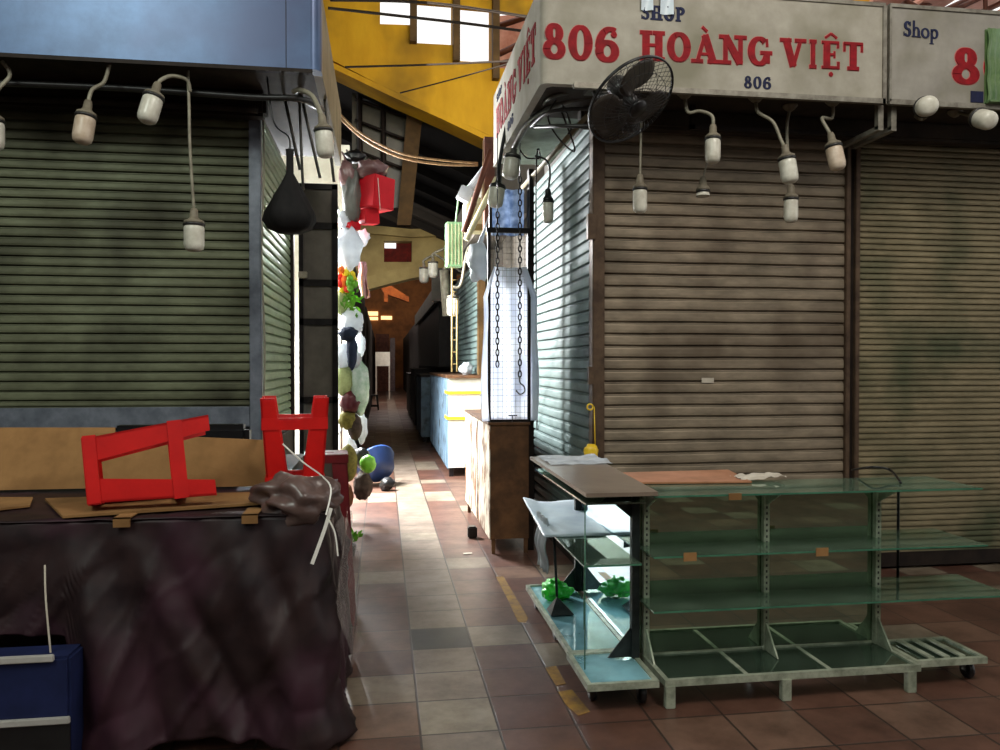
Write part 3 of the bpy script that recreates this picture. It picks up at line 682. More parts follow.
# ------------------------------------------------------------------ fan
fc = at(631, 101, Y=4.35)
fd = Vector((.36, -.56, -.735)).normalized()     # the fan's axis, towards the viewer's left
mt = axis_mat(fc, fd); RF = .272
# tilt so that the ring reads wide; basis by axis_mat
t = thing('wall_fan', fc, 'dark caged fan in front of the 806 sign', 'fan')
def cage(front):
    b = MB(); sg = 1 if front else -1
    for k in range(44):
        a = 2 * PI * k / 44; pts = []
        for q in range(7):
            f = q / 6; rr = .05 + (RF - .05) * f; h = sg * (.075 * (1 - f ** 2.6) + .004)
            a2 = a + .12 * (1 - f); pts.append(mt @ Vector((rr * math.cos(a2), rr * math.sin(a2), h)))
        b.tube(pts, .0016, 4, cap=False)
    for rr, h in ((.12, .066), (.2, .044)):
        b.tube([mt @ Vector((rr * math.cos(2 * PI * k / 40), rr * math.sin(2 * PI * k / 40), sg * h)) for k in range(41)], .002, 4, cap=False)
    b.tube([mt @ Vector((RF * math.cos(2 * PI * k / 48), RF * math.sin(2 * PI * k / 48), sg * .004)) for k in range(49)], .006, 6, cap=False)
    return b
cage(True).build('front_cage', M['black'], t); cage(False).build('rear_cage', M['black'], t)
MB().lathe([(0, .09), (.05, .088), (.058, .078), (.055, .066), (0, .062)], mt, 20).build('centre_cap', M['black'], t)
MB().lathe([(0, .05), (.035, .045), (.04, .0), (.035, -.03), (0, -.035)], mt, 16).build('hub', M['dark_plastic'], t)
for k in range(3):
    a0 = 2 * PI * k / 3 + .5
    b = MB()
    def fn(u, v, a0=a0):
        rr = .035 + u * .215; wd = .5 + .95 * math.sin(PI * min(1, .15 + u * .8)); a = a0 + (v - .5) * wd * (1.25 if u > .1 else .8)
        return mt @ Vector((rr * math.cos(a), rr * math.sin(a), (v - .5) * .06 - .005))
    b.grid(fn, 10, 8); o = b.build('blade', M['smoke'], t)
    md = o.modifiers.new('s', 'SOLIDIFY'); md.thickness = .003
MB().lathe([(0, -.2), (.04, -.195), (.06, -.17), (.066, -.11), (.06, -.075), (0, -.072)], mt, 20).build('motor_housing', M['dark_plastic'], t)
b = MB(); m0 = mt @ Vector((0, 0, -.13)); b.tube(bez([m0, m0 + Vector((.02, .08, .05)), m0 + Vector((-.02, .16, .02)), Vector((m0.x - .05, 4.75, ZS - .02)), Vector((m0.x - .05, 4.78, ZS + .03))], 5), .018, 8); b.build('mounting_arm', M['dark_plastic'], t)
b = MB(); b.box((m0.x - .1, 4.73, ZS + .0), (m0.x, 4.85, ZS + .03)); b.build('mounting_plate', M['greymetal'], t)

# ------------------------------------------------------------------ glass display rack: front unit
def shelf(x0, x1, y0, y1, z, parent, m=None, th=.008, name='glass_shelf'):
    o = MB().box((x0, y0, z - th), (x1, y1, z)).build(name, m or M['glass'], parent)
    MB().box((x0, y0 - .002, z - th), (x1, y0 + .001, z)).build('polished_edge', M['glass_edge'], o)
    return o
def glass_base(poly, z, parent, th=.03, inset=.022, gm=None):
    n = len(poly); sh = []
    for i in range(n):
        p = Vector(poly[i]); a = (Vector(poly[i - 1]) - p).normalized(); e = (Vector(poly[(i + 1) % n]) - p).normalized()
        cr = (p - Vector(poly[i - 1])).cross(Vector(poly[(i + 1) % n]) - p); sh.append(p + (a + e) * inset * (1 if cr > 0 else -1))
    b = MB(); lv = []
    for z_ in (z - th, z):
        lv.append(([b.bm.verts.new((p[0], p[1], z_)) for p in poly], [b.bm.verts.new((p.x, p.y, z_)) for p in sh]))
    (o0, i0), (o1, i1) = lv
    for k in range(n):
        q = (k + 1) % n
        for f in ((o1[k], o1[q], i1[q], i1[k]), (o0[k], i0[k], i0[q], o0[q]), (o0[k], o0[q], o1[q], o1[k]), (i0[k], i1[k], i1[q], i0[q])): b.bm.faces.new(f)
    b.build('base_frame', M['rackmetal'], parent)
    MB().prism([Vector((q.x, q.y, z - .014)) for q in sh], (0, 0, .006)).build('base_glass', gm or M['glass_base'], parent)
def caster(x, y, parent, top=.09):
    w = MB().lathe([(0, -.014), (.036, -.014), (.042, -.008), (.042, .008), (.036, .014), (0, .014)], Matrix.Translation((x, y, .042)) @ Matrix.Rotation(PI / 2, 4, 'Y'), 18).build('caster', M['black'], parent)
    MB().box((x - .022, y - .012, .04), (x - .018, y + .012, top)).box((x + .018, y - .012, .04), (x + .022, y + .012, top)).box((x - .022, y - .02, top - .006), (x + .022, y + .02, top)).build('caster_fork', M['greymetal'], w)
Y0, Y1, YP = 3.28, 3.62, 3.585
t = thing('display_rack', (1.8, Y0, 0), 'long glass display rack on a white footed base before the wide-slat shutter', 'display rack')
# fixed widths
glass_base([(1.21, Y0), (2.43, Y0), (2.43, Y1), (1.21, Y1)], .125, t, gm=M['glass_base2'])
for x in (1.6, 2.0):
    MB().box((x - .01, Y0 + .02, .098), (x + .01, Y1 - .02, .12)).build('base_crossbar', M['rackmetal'], t)
glass_base([(2.44, Y0 + .05), (2.81, Y0 + .05), (2.81, Y0 + .34), (2.44, Y0 + .34)], .122, t, gm=M['glass_base2'])
for k in range(3): MB().box((2.52 + k * .08, Y0 + .07, .122), (2.55 + k * .08, Y0 + .31, .130)).build('base_slat', M['rackmetal'], t)
caster(2.76, Y0 + .12, t)
caster(2.76, Y0 + .28, t)
for x in (1.235, 1.775, 2.385):
    MB().box((x - .022, Y0 - .004, 0), (x + .022, Y0 + .03, .10), bev=.003).build('foot', M['rackmetal'], t)
for x in (1.235, 1.775, 2.385):
    MB().box((x - .022, Y1 - .03, 0), (x + .022, Y1, .10), bev=.003).build('foot', M['rackmetal'], t)
for x in (1.225, 1.825, 2.41):
    b = MB(); b.box((x - .014, YP - .014, .12), (x + .014, YP + .014, .905))
    o = b.build('upright_post', M['rackmetal'], t)
    s = MB()
    for k in range(26): s.box((x - .004, YP - .0155, .16 + k * .028), (x + .004, YP - .0135, .172 + k * .028))
    s.build('slot_row', M['dark_plastic'], o)
    MB().prism([Vector((x - .004, YP - .01, .90)), Vector((x - .004, YP - .16, .90)), Vector((x - .004, YP - .01, .82))], (.008, 0, 0)).build('shelf_bracket', M['rackmetal'], t)
    MB().prism([Vector((x - .004, YP - .01, .12)), Vector((x - .004, YP - .13, .12)), Vector((x - .004, YP - .01, .26))], (.008, 0, 0)).build('foot_gusset', M['rackmetal'], t)
for z, x1 in ((.645, 2.83), (.40, 2.97), (.915, 2.80)):
    for xx in (1.225, 1.825, 2.41):
        MB().prism([Vector((xx - .003, YP - .01, z - .01)), Vector((xx - .003, YP - .2, z - .01)), Vector((xx - .003, YP - .01, z - .05))], (.006, 0, 0)).build('shelf_bracket', M['darkpost'], t)
    o = MB().prism([Vector((x, y, z - .008)) for x, y in ([(1.185, 3.36), (x1, 3.36), (x1, 3.74), (2.43, 3.74), (2.43, 3.602), (1.185, 3.602)] if z < .9 else [(1.185, 3.36), (x1, 3.36), (x1, 3.75), (1.185, 3.75)])], (0, 0, .008)).build('glass_shelf', M['glass'], t)
    MB().box((1.185, 3.358, z - .008), (x1, 3.361, z)).build('polished_edge', M['glass_edge'], o)
MB().box((1.2, YP + .02, .128), (2.42, YP + .027, .9)).build('back_mirror', M['mirror_green'], t, label='dusty green-tinted mirror back')
MB().tube([(2.62, 3.72, .40), (2.62, 3.72, .91)], .007, 6).build('brace_rod', M['blackmetal'], t)
for px, z in ((735, .9), (690, .64), (822, .64)):
    q = at(px, 560 if z < .8 else 492, Y=3.355)
    MB().box((q.x - .03, 3.352, z - .03 + (.02 if z > .8 else .012)), (q.x + .03, 3.356, z + .02)).build('price_tag', M['card'], t)
# ---- wing
t = thing('display_rack', (1.03, 4.0, 0), 'glass display rack turned along the aisle with a brown top board', 'display rack')
glass_base([(.86, 3.27), (1.18, 3.27), (1.18, 3.66), (.86, 3.66)], .13, t)
glass_base([(.875, 3.665), (1.18, 3.665), (1.18, 4.83), (.875, 4.83)], .128, t, inset=.02)
MB().box((1.183, 3.6, .13), (1.19, 4.8, .9)).build('back_mirror', M['mirror_blue'], t, label='bluish mirror back')
caster(.92, 3.42, t); caster(.93, 4.2, t); caster(1.13, 3.36, t); caster(1.13, 4.75, t); caster(.93, 4.75, t)
for x, y in ((1.163, 3.56), (1.163, 4.66)):
    b = MB(); b.box((x - .018, y - .018, .128), (x + .018, y + .018, .905))
    b.build('upright_post', M['darkpost'], t)
    MB().prism([Vector((x - .016, y, .13)), Vector((x - .13, y, .13)), Vector((x - .016, y, .27))], (0, .006, 0)).build('foot_gusset', M['darkpost'], t)
    MB().prism([Vector((x - .016, y, .90)), Vector((x - .16, y, .90)), Vector((x - .016, y, .78))], (0, .006, 0)).build('shelf_bracket', M['darkpost'], t)
# dark sloping arms under the glass
for y in (3.9, 4.4):
    MB().prism([Vector((1.15, y, .56)), Vector((.93, y, .59)), Vector((1.15, y, .595))], (0, .006, 0)).build('shelf_bracket', M['darkpost'], t)
MB().prism([Vector((.875, 3.35, .918)), Vector((1.2, 3.35, .918)), Vector((1.27, 4.74, .918)), Vector((.885, 4.74, .918))], (0, 0, .018)).build('top_board', M['board'], t, label='brown laminated top board')
MB().box((.89, 3.42, .872), (1.17, 4.6, .88)).build('glass_shelf', M['glass'], t)
o = MB().box((.885, 3.42, .594), (1.15, 4.7, .602)).build('glass_shelf', M['glass'], t)
MB().box((.885, 3.418, .594), (1.15, 3.421, .602)).box((.883, 3.418, .594), (.886, 4.7, .602)).build('polished_edge', M['glass_edge'], o)
MB().tube([(.89, 3.43, .134), (.89, 3.43, .87)], .003, 6).build('corner_rod', M['glass_edge'], t)
MB().tube([(1.02, 3.95, .134), (1.02, 3.95, .59)], .003, 6).build('corner_rod', M['glass_edge'], t)
a = (.94, 4.15)
b = MB(); apex = Vector((.945, 4.25, .22)); base = [Vector((.90, 4.2, .131)), Vector((1.03, 4.2, .131)), Vector((1.03, 4.32, .131)), Vector((.90, 4.32, .131))]
for i in range(4): b.face([base[i], base[(i + 1) % 4], apex])
b.build('corner_foot', M['darkpost'], t)
MB().tube([apex, (.93, 4.27, .59)], .008, 6).build('corner_rod', M['darkpost'], t)
# plastic sheet on wing shelf
def rumple(name, x0, x1, y0, y1, z, m, label, cat, amp=.02, fq=7, drop=0, nu=22, nv=22, seed=0, th=0):
    b = MB()
    def fn(u, v):
        x = x0 + (x1 - x0) * u; y = y0 + (y1 - y0) * v
        zz = z + abs(amp * mnoise.noise(Vector((x * fq, y * fq, seed))) * 2)
        if drop and u < .12: zz -= drop * (.12 - u) / .12 * (.6 + .4 * mnoise.noise(Vector((y * 3, seed, 0)))) ; x += .02 * math.sin(y * 20)
        return Vector((x, y, zz))
    b.grid(fn, nu, nv); return b.build(name, m, label=label, cat=cat)
b = MB()
def fn(u, v):
    x = .82 + .36 * u + .06 * v; y = 4.0 + .95 * v
    z = .612 + .012 * v + .010 * mnoise.noise(Vector((x * 9, y * 6, 1))) + .03 * max(0, 1 - u * 4) * v
    return Vector((x, y, z))
b.grid(fn, 20, 26); o = b.build('foam_sheet', M['foam'], label='white plastic sheet lying across the middle shelf of the aisle rack', cat='sheet')
md = o.modifiers.new('s', 'SOLIDIFY'); md.thickness = .008
b = MB()
b.grid(lambda u, v: Vector((.87 + .01 * math.sin(v * 20) + .01 * math.sin(u * 9) , 4.2 + .25 * v, .66 - .3 * u)), 14, 14)
o = b.build('hanging_cloth', M['whitebag'], label='white cloth hanging down the aisle side of the rack', cat='cloth'); md = o.modifiers.new('s', 'SOLIDIFY'); md.thickness = .004
rumple('plastic_film', .92, 1.28, 4.3, 4.7, .938, M['whitebag'], 'crumpled clear film on the back of the brown top board', 'film', .012, 9, seed=4)
# bright green bag
b = MB(); b.blob((.985, 4.52, .185), (.07, .09, .055), 4, .2, 2.2, 3); b.blob((1.04, 4.53, .165), (.06, .07, .035), 4, .2, 2.2, 6); b.build('plastic_bag', M['neon'], label='crumpled bright green bag on the base of the aisle rack', cat='bag')
b = MB(); 
q = at(591, 452, Y=5.2); b.blob((q.x, 5.2, q.z), (.05, .03, .055), 3, .15, 3, 8); b.tube([(q.x + .04, 5.24, q.z + .02), (q.x + .04, 5.27, q.z + .32)], .004, 6)
b.build('yellow_pouch', M['yellow_tape'], label='small yellow pouch hanging at the corner post above the rack', cat='pouch')
b = MB(); q = at(590, 407, Y=5.22); b.tube([q + Vector((.02 * math.cos(a), .0, .02 * math.sin(a))) for a in [2 * PI * k / 14 for k in range(15)]], .006, 6); b.build('tape_ring', M['yellow_tape'], label='tiny orange ring hooked on the corner post', cat='ring')
# cardboard + paper + cable on front rack top
b = MB(); z = .918
pp = [at(617, 474, Z=z), at(728, 471, Z=z), at(752, 483, Z=z), at(636, 484, Z=z)]
b.prism([Vector((p.x, p.y, z)) for p in pp], (0, 0, .008)); b.build('cardboard_sheet', M['card2'], label='orange-brown cardboard sheet lying on the glass rack top', cat='cardboard')
b = MB(); q = at(757, 477, Z=.93)
b.grid(lambda u, v: Vector((q.x - .11 + .24 * u, q.y - .06 + .15 * v, .921 + .03 * abs(mnoise.noise(Vector((u * 4, v * 4, 2)))) + .012 * u)), 14, 10); o = b.build('crumpled_paper', M['paper'], label='crumpled white paper beside the orange cardboard on the rack', cat='paper')
b = MB(); b.tube(bez([at(852, 470, Z=.925), at(872, 467, Y=3.75), at(890, 470, Y=3.72), at(901, 483, Z=.922)], 6), .006, 6); b.build('black_cable', M['black'], label='black cable arching over the right end of the rack top', cat='cable')

# ------------------------------------------------------------------ left table with tarp
TX0, TX1, TY0, TY1, TZ = -2.9, -.26, 3.22, 4.15, .90
t = thing('market_table', (-1.5, 3.7, 0), 'market table hidden under the dark tarpaulin', 'table')
MB().box((TX0, TY0 + .02, TZ - .05), (TX1 - .02, TY1, TZ - .012)).build('table_top', M['counter'], t)
for x in (TX0 + .05, TX1 - .08):
    for y in (TY0 + .06, TY1 - .06): MB().box((x - .025, y - .025, 0), (x + .025, y + .025, TZ - .05)).build('leg', M['counter'], t)
# the tarp: perimeter sweep
b = MB()
per = []
n1, n2 = 220, 70
for i in range(n1 + 1): per.append((TX0 + (TX1 - .06 - TX0) * i / n1, TY0, 0, -1))
for i in range(1, 7):
    a = -PI / 2 + PI / 2 * i / 7; per.append((TX1 - .06 + .06 * math.cos(a), TY0 + .06 + .06 * math.sin(a), math.cos(a), math.sin(a)))
for i in range(n2 + 1): per.append((TX1, TY0 + .06 + (TY1 - TY0 - .06) * i / n2, 1, 0))
NV = 70; cols = []
folds = [(-1.92, .05, 1.0, .3), (-1.53, .05, .9, -.18), (-1.18, .065, 1.1, .28), (-.98, .05, .8, .5), (-.62, .06, .9, .42), (-.42, .05, .7, .3)]
s_acc = 0; prev = per[0]
for (x, y, nx, ny) in per:
    s_acc += math.hypot(x - prev[0], y - prev[1]); prev = (x, y)
    sx = x + (max(0, y - TY0) if nx > .5 else 0)
    col = []
    bottom = .03
    if sx < -1.17: bottom = .485 + .01 * math.sin(sx * 8)
    elif sx < -1.1: bottom = .485 - (.485 - .02) * (sx + 1.17) / .07
    elif sx > -.9: bottom = .05 + .03 * math.sin(sx * 7)
    for j in range(NV + 1):
        v = j / NV; z = TZ - (TZ - bottom) * v; dz = TZ - z
        d = .02 + (.10 if nx < .5 else .05) * dz + .035 * mnoise.noise(Vector((sx * 3.0, dz * 1.5, .3))) * min(1, dz * 4)
        for fx, w, am, sl in folds:
            q = (sx - (fx + sl * dz)) / w
            d += .04 * am * math.exp(-q * q) * min(1, dz * 2.5)
            q2 = (sx - (fx + sl * dz + w * 1.9)) / (w * .9)
            d -= .03 * am * math.exp(-q2 * q2) * min(1, dz * 2.5)
        d += .012 * mnoise.noise(Vector((sx * 11, dz * 8, 2.2)))
        for fq, am in ((3.4, .02), (7.5, .009)):
            d += am * (1 - abs(mnoise.noise(Vector((sx * fq + dz * fq * .5, dz * fq * .35, 3.3 + fq))) * 2.4)) ** 5 * min(1, dz * 4) + .025 * abs(mnoise.noise(Vector((sx * 4.2 + dz * 3, dz * 2.2 - sx * 1.5, 7)))) * min(1, dz * 3)
        col.append(b.bm.verts.new((x + nx * d, y + ny * d, max(z, .006) if v < .02 else max(z + .006 * mnoise.noise(Vector((sx * 9, dz * 9, 5))), .006))))
    cols.append(col)
for i in range(len(cols) - 1):
    for j in range(NV):
        f = b.bm.faces.new((cols[i][j], cols[i + 1][j], cols[i + 1][j + 1], cols[i][j + 1])); f.smooth = True
# top
tb = [(x, y) for x, y, nx, ny in per]
b.grid(lambda u, v: Vector((TX0 + (TX1 + .03 - TX0) * u, TY0 - .03 + (TY1 - TY0 + .03) * v, TZ + .008 + .006 * mnoise.noise(Vector((u * 30, v * 12, 1))))), 60, 20)
o = b.build('tarpaulin', M['tarp'], label='dark brown tarpaulin draped over the left market table', cat='tarpaulin')
md = o.modifiers.new('s', 'SOLIDIFY'); md.thickness = .004; md.offset = -1
# gathered tuck of tarp near floor
b = MB(); q = at(205, 738, Z=.06); 
# standing cardboard
def slab_poly(pts, ext, name, m, label, cat): return MB().prism(pts, ext).build(name, m, label=label, cat=cat)
z0 = TZ + .022
yb = 3.92
A = [at(-40, 497, Y=yb), at(115, 497, Y=yb - .01), at(115, 428, Y=yb + .16), at(-40, 428, Y=yb + .16)]
zA = z0 - A[0].z
def lift(L, bottomz):
    k = bottomz - min(p.z for p in L); return [p + Vector((0, 0, k)) for p in L]
A[0].z = A[1].z = z0
slab_poly(A, (0, .008, .002), 'cardboard_sheet', M['card'], 'tall cardboard panel leaning behind the table at the left edge', 'cardboard')
A = [at(95, 492, Y=yb - .05), at(276, 489, Y=yb - .05), at(277, 441, Y=yb + .04), at(95, 433, Y=yb + .04)]
A[0].z = A[1].z = z0
slab_poly(A, (0, .008, .002), 'cardboard_sheet', M['card'], 'lower cardboard panel standing behind the red stool lying on its side', 'cardboard')
A = [at(-40, 513, Z=z0), at(30, 505, Z=z0), at(33, 497, Z=z0), at(-40, 497, Z=z0)]
slab_poly([Vector((p.x, p.y, z0 - .008)) for p in A], (0, 0, .008), 'cardboard_sheet', M['card'], 'small flat piece of cardboard at the left end of the table', 'cardboard')
A = [at(62, 517, Z=z0), at(268, 503, Z=z0), at(274, 492, Z=z0), at(45, 499, Z=z0)]
A = [Vector((p.x, min(max(p.y, TY0 - .02), yb - .08), z0 - .006)) for p in A]
slab_poly(A, (0, 0, .01), 'cardboard_sheet', M['card'], 'long flat cardboard sheet under the red stool lying on its side', 'cardboard')
# tape tabs folded over the tarp edge
for px, w in ((122, .06), (250, .06)):
    a = at(px, 515, Y=TY0 - .045); b = MB(); b.box((a.x - w / 2, TY0 - .055, TZ - .018), (a.x + w / 2, TY0 - .045, TZ + .018)); b.box((a.x - w / 2, TY0 - .055, TZ + .014), (a.x + w / 2, TY0 + .1, TZ + .018))
    b.build('tape_tab', M['card'], label='brown tape tab over the table edge, %s' % ('below the lying red stool' if px < 200 else 'near the table corner'), cat='tape')
b = MB(); a = at(112, 436, Y=4.35); c = at(250, 424, Y=4.35)
b.box((a.x, 4.3, TZ + .02), (c.x, 4.42, c.z), bev=.03); b.build('black_case', M['black'], label='black case behind the cardboard against the left shutter', cat='case')
# a small shelf behind to carry the case
b = MB(); b.box((-2.9, 4.16, 0), (-.5, SY - .06, TZ + .018)); struct('wall_counter', b, M['counter'])

# ------------------------------------------------------------------ plastic stools
def make_stool(label, m, Hh=.45, top=.26, foot=.33, legw=.055):
    t = thing('plastic_stool', (0, 0, 0), label, 'stool')
    # seat with a grip slot
    b = MB(); hs = top / 2; z1 = Hh; z0_ = Hh - .05
    sl = .045; sw_ = .012
    # top plate as 4 boxes round a slot
    b.box((-hs, -hs, z1 - .02), (hs, -sw_, z1)); b.box((-hs, sw_, z1 - .02), (hs, hs, z1)); b.box((-hs, -sw_, z1 - .02), (-sl, sw_, z1)); b.box((sl, -sw_, z1 - .02), (hs, sw_, z1))
    for sx in (-1, 1): b.box((sx * hs - .006, -hs, z0_), (sx * hs + .006, hs, z1 - .004)); b.box((-hs, sx * hs - .006, z0_), (hs, sx * hs + .006, z1 - .004))
    b.build('seat', m, t)
    fs = foot / 2
    for sx in (-1, 1):
        for sy in (-1, 1):
            b = MB()
            for (ax, w0, w1) in ((0, legw * 1.25, legw * .85), (1, legw * 1.25, legw * .85)):
                # L-section: two tapered plates
                def pt(x, y): return Vector((x, y, 0))
                if ax == 0:
                    q = [Vector((sx * hs, sy * hs, z0_)), Vector((sx * (hs - w0), sy * hs, z0_)), Vector((sx * (fs - w1), sy * fs, 0)), Vector((sx * fs, sy * fs, 0))]; e = Vector((0, -sy * .009, 0))
                else:
                    q = [Vector((sx * hs, sy * hs, z0_)), Vector((sx * hs, sy * (hs - w0), z0_)), Vector((sx * fs, sy * (fs - w1), 0)), Vector((sx * fs, sy * fs, 0))]; e = Vector((-sx * .009, 0, 0))
                b.prism(q, e)
            b.build('leg', m, t)
    zc = Hh * .22; k = hs + (fs - hs) * (1 - zc / z0_)
    for sx in (-1, 1):
        MB().box((sx * (k - .004) - .005, -k, zc), (sx * (k - .004) + .005, k, zc + .055)).build('stretcher', m, t)
        MB().box((-k, sx * (k - .004) - .005, zc), (k, sx * (k - .004) + .005, zc + .055)).build('stretcher', m, t)
    return t
# stool lying on its side: seat to the left, legs to the right
s1 = make_stool('bright red plastic stool lying on its side on cardboard', M['red_plastic'], Hh=.47, top=.26, foot=.33, legw=.075)
s1.rotation_euler = (Matrix.Rotation(R(15), 3, 'Z') @ Matrix.Rotation(R(-8), 3, 'X') @ Matrix.Rotation(R(-5), 3, 'Y') @ Matrix.Rotation(R(-90), 3, 'Y')).to_euler()
ctr = at(212, 472, Y=3.46); s1.location = (ctr.x - .02, 3.52, TZ + .032 + .175)
s2 = make_stool('bright red plastic stool standing upside down at the table end', M['red_plastic'], Hh=.42, top=.26, foot=.31, legw=.075)
s2.rotation_euler = (R(180), 0, R(6)); c2 = at(294, 400, Y=3.88); s2.location = (c2.x, 3.92, TZ + .022 + .42)
s3 = make_stool('dark red plastic stool behind the upside-down red stool', M['maroon_plastic'], Hh=.98, top=.24, foot=.34, legw=.07)
c3 = at(326, 440, Y=4.75); s3.location = (c3.x + .0, 4.75, 0); s3.rotation_euler = (0, 0, R(4))

# bundle on corner, straps
b = MB(); c = at(298, 506, Y=3.36); b.blob((c.x, 3.33, TZ + .055), (.17, .16, .10), 4, .26, 2.0, 11)
b.build('wrapped_bundle', M['bundle'], label='brown plastic wrapped bundle on the table corner', cat='bundle')
def strip(pts, w, name, m, label, cat, th=.002):
    b = MB(); P_ = bez(pts, 5); L_ = []; R_ = []
    for i, p in enumerate(P_):
        d = (P_[min(i + 1, len(P_) - 1)] - P_[max(i - 1, 0)]).normalized(); n = d.cross(Vector((0, -1, 0))).normalized() * w / 2
        L_.append(p + n); R_.append(p - n)
    vs = [(b.bm.verts.new(l), b.bm.verts.new(r)) for l, r in zip(L_, R_)]
    for i in range(len(vs) - 1): b.bm.faces.new((vs[i][0], vs[i][1], vs[i + 1][1], vs[i + 1][0]))
    o = b.build(name, m, label=label, cat=cat); md = o.modifiers.new('s', 'SOLIDIFY'); md.thickness = th; return o
def SP(px, py, y=3.13): return at(px, py, Y=y)
strip([SP(283, 444, 3.66), SP(303, 462, 3.5), SP(322, 476, 3.3), SP(331, 489, 3.17), SP(326, 515, 3.12)], .006, 'plastic_strap', M['strap'], 'thin white strap running from the red stool over the bundle', 'strap')
strip([SP(331, 508), SP(326, 525), SP(319, 545), SP(312, 564)], .014, 'plastic_strap', M['strap'], 'wide white strap end hanging off the table corner', 'strap')
strip([SP(329, 520, 3.12), SP(335, 533, 3.12), SP(338, 556, 3.12)], .006, 'plastic_strap', M['strap'], 'short white strap end to the right of the wide one', 'strap')
strip([at(45, 565, Y=3.10), at(46, 600, Y=3.06), at(51, 655, Y=3.03)], .006, 'plastic_strap', M['paper'], 'pale string hanging down the tarpaulin above the blue case', 'strap')
# clear film on right corner
b = MB(); b.grid(lambda u, v: Vector((-.19 + .05 * u + .02 * math.sin(v * 9 + u * 4) + .05 * v, 3.2 + .35 * u, .86 - .62 * v + .02 * math.sin(u * 8))), 12, 18)
b.build('clear_film', M['clear'], label='clear plastic film hanging off the table corner by the aisle', cat='film')
# blue case
cx1 = at(70, 690, Y=2.98).x
t = thing('storage_case', (-1.5, 3.0, 0), 'navy blue case with pale metal trims at the bottom left', 'case')
zt_ = at(40, 659, Y=2.97).z; zb_ = at(40, 722, Y=2.97).z
MB().box((-2.4, 2.98, .0), (cx1, 3.12, zt_), bev=.01).build('body', M['crate_blue'], t)
MB().box((-2.4, 2.965, zt_ - .012), (cx1 - .05, 2.982, zt_ + .012), bev=.003).build('top_trim', M['floor_dark'], t)
MB().box((-2.4, 2.965, zb_ - .012), (cx1 + .002, 2.98, zb_ + .012), bev=.003).build('lower_trim', M['floor_dark'], t)
MB().box((-2.4, 2.974, 0), (cx1 + .001, 2.98, zb_ - .015)).build('plinth', M['black'], t)

# ------------------------------------------------------------------ black bag hung from the rail
c = at(290, 208, Y=4.75); top = at(290, 150, Y=4.75)
b = MB(); prof = [(.0, -.15), (.06, -.148), (.12, -.12), (.148, -.07), (.14, -.02), (.10, .06), (.05, .14), (.022, .2), (.02, .3), (.024, .34), (0, .345)]
b.lathe(prof, Matrix.Translation(c + Vector((0, 0, 0))), 22)
for v in b.bm.verts:
    q = v.co - c; a = math.atan2(q.y, q.x); k = 1 + .1 * math.sin(a * 5 + q.z * 8) * (1 if q.z < .15 else .3) + .12 * mnoise.noise(q * 9); v.co = c + Vector((q.x * k, q.y * k * .8, q.z))
t = thing('rubbish_bag', c, 'black plastic bag hanging by a cord under the left sign corner', 'bag')
b.build('bag_body', M['chain'], t); hk = at(268, 105, Y=4.9)
MB().tube(bez([c + Vector((0, 0, .34)), c + Vector((-.01, .02, .42)), Vector((hk.x + .04, 4.85, ZS - .25)), Vector((hk.x, 4.87, ZS + .02))], 6), .005, 6).build('cord', M['black'], t)
# rods hanging at corner
for i, (p0, p1) in enumerate((((285, 100), (300, 170)), ((302, 112), (320, 178)), ((300, 100), (303, 190)), ((325, 150), (334, 182)))):
    b = MB(); q = at(p0[0], p0[1], Y=5.25); b.tube([Vector((q.x, 5.2, ZS + .03)), at(p1[0], p1[1], Y=5.25)], .01, 6)
    b.build('hook_rod', M['greymetal'], label='thin steel rod hanging under the left corner, %s' % ('leftmost', 'third from left', 'second from left', 'rightmost beside the bulb')[i], cat='rod', group='rods under the left corner')

# ------------------------------------------------------------------ door-like display frame (left aisle)
DY = 7.4
dx0 = at(299, 300, Y=DY).x; dx1 = at(338, 300, Y=DY).x; dz = at(318, 184, Y=DY).z
t = thing('framed_door', ((dx0 + dx1) / 2, DY, 0), 'tall black-framed grey door leaf standing open beside the left stall', 'door leaf')
b = MB(); b.box((dx0, DY - .02, 0), (dx0 + .04, DY + .03, dz)); b.box((dx1 - .05, DY - .02, 0), (dx1, DY + .03, dz)); b.box((dx0, DY - .02, dz - .05), (dx1, DY + .03, dz))
for py in (226, 283, 322, 400):
    z = at(318, py, Y=DY).z; b.box((dx0, DY - .02, z - .03), (dx1, DY + .03, z + .03))
b.build('frame', M['blackmetal'], t); MB().box((dx0, DY, 0), (dx1, DY + .012, dz)).build('panel', M['panel_grey'], t)
q = at(303, 275, Y=DY - .03); MB().box((q.x - .04, DY - .06, q.z - .03), (q.x + .04, DY - .02, q.z + .03), bev=.006).build('switch_box', M['pipe_white'], t, label='small white switch box')

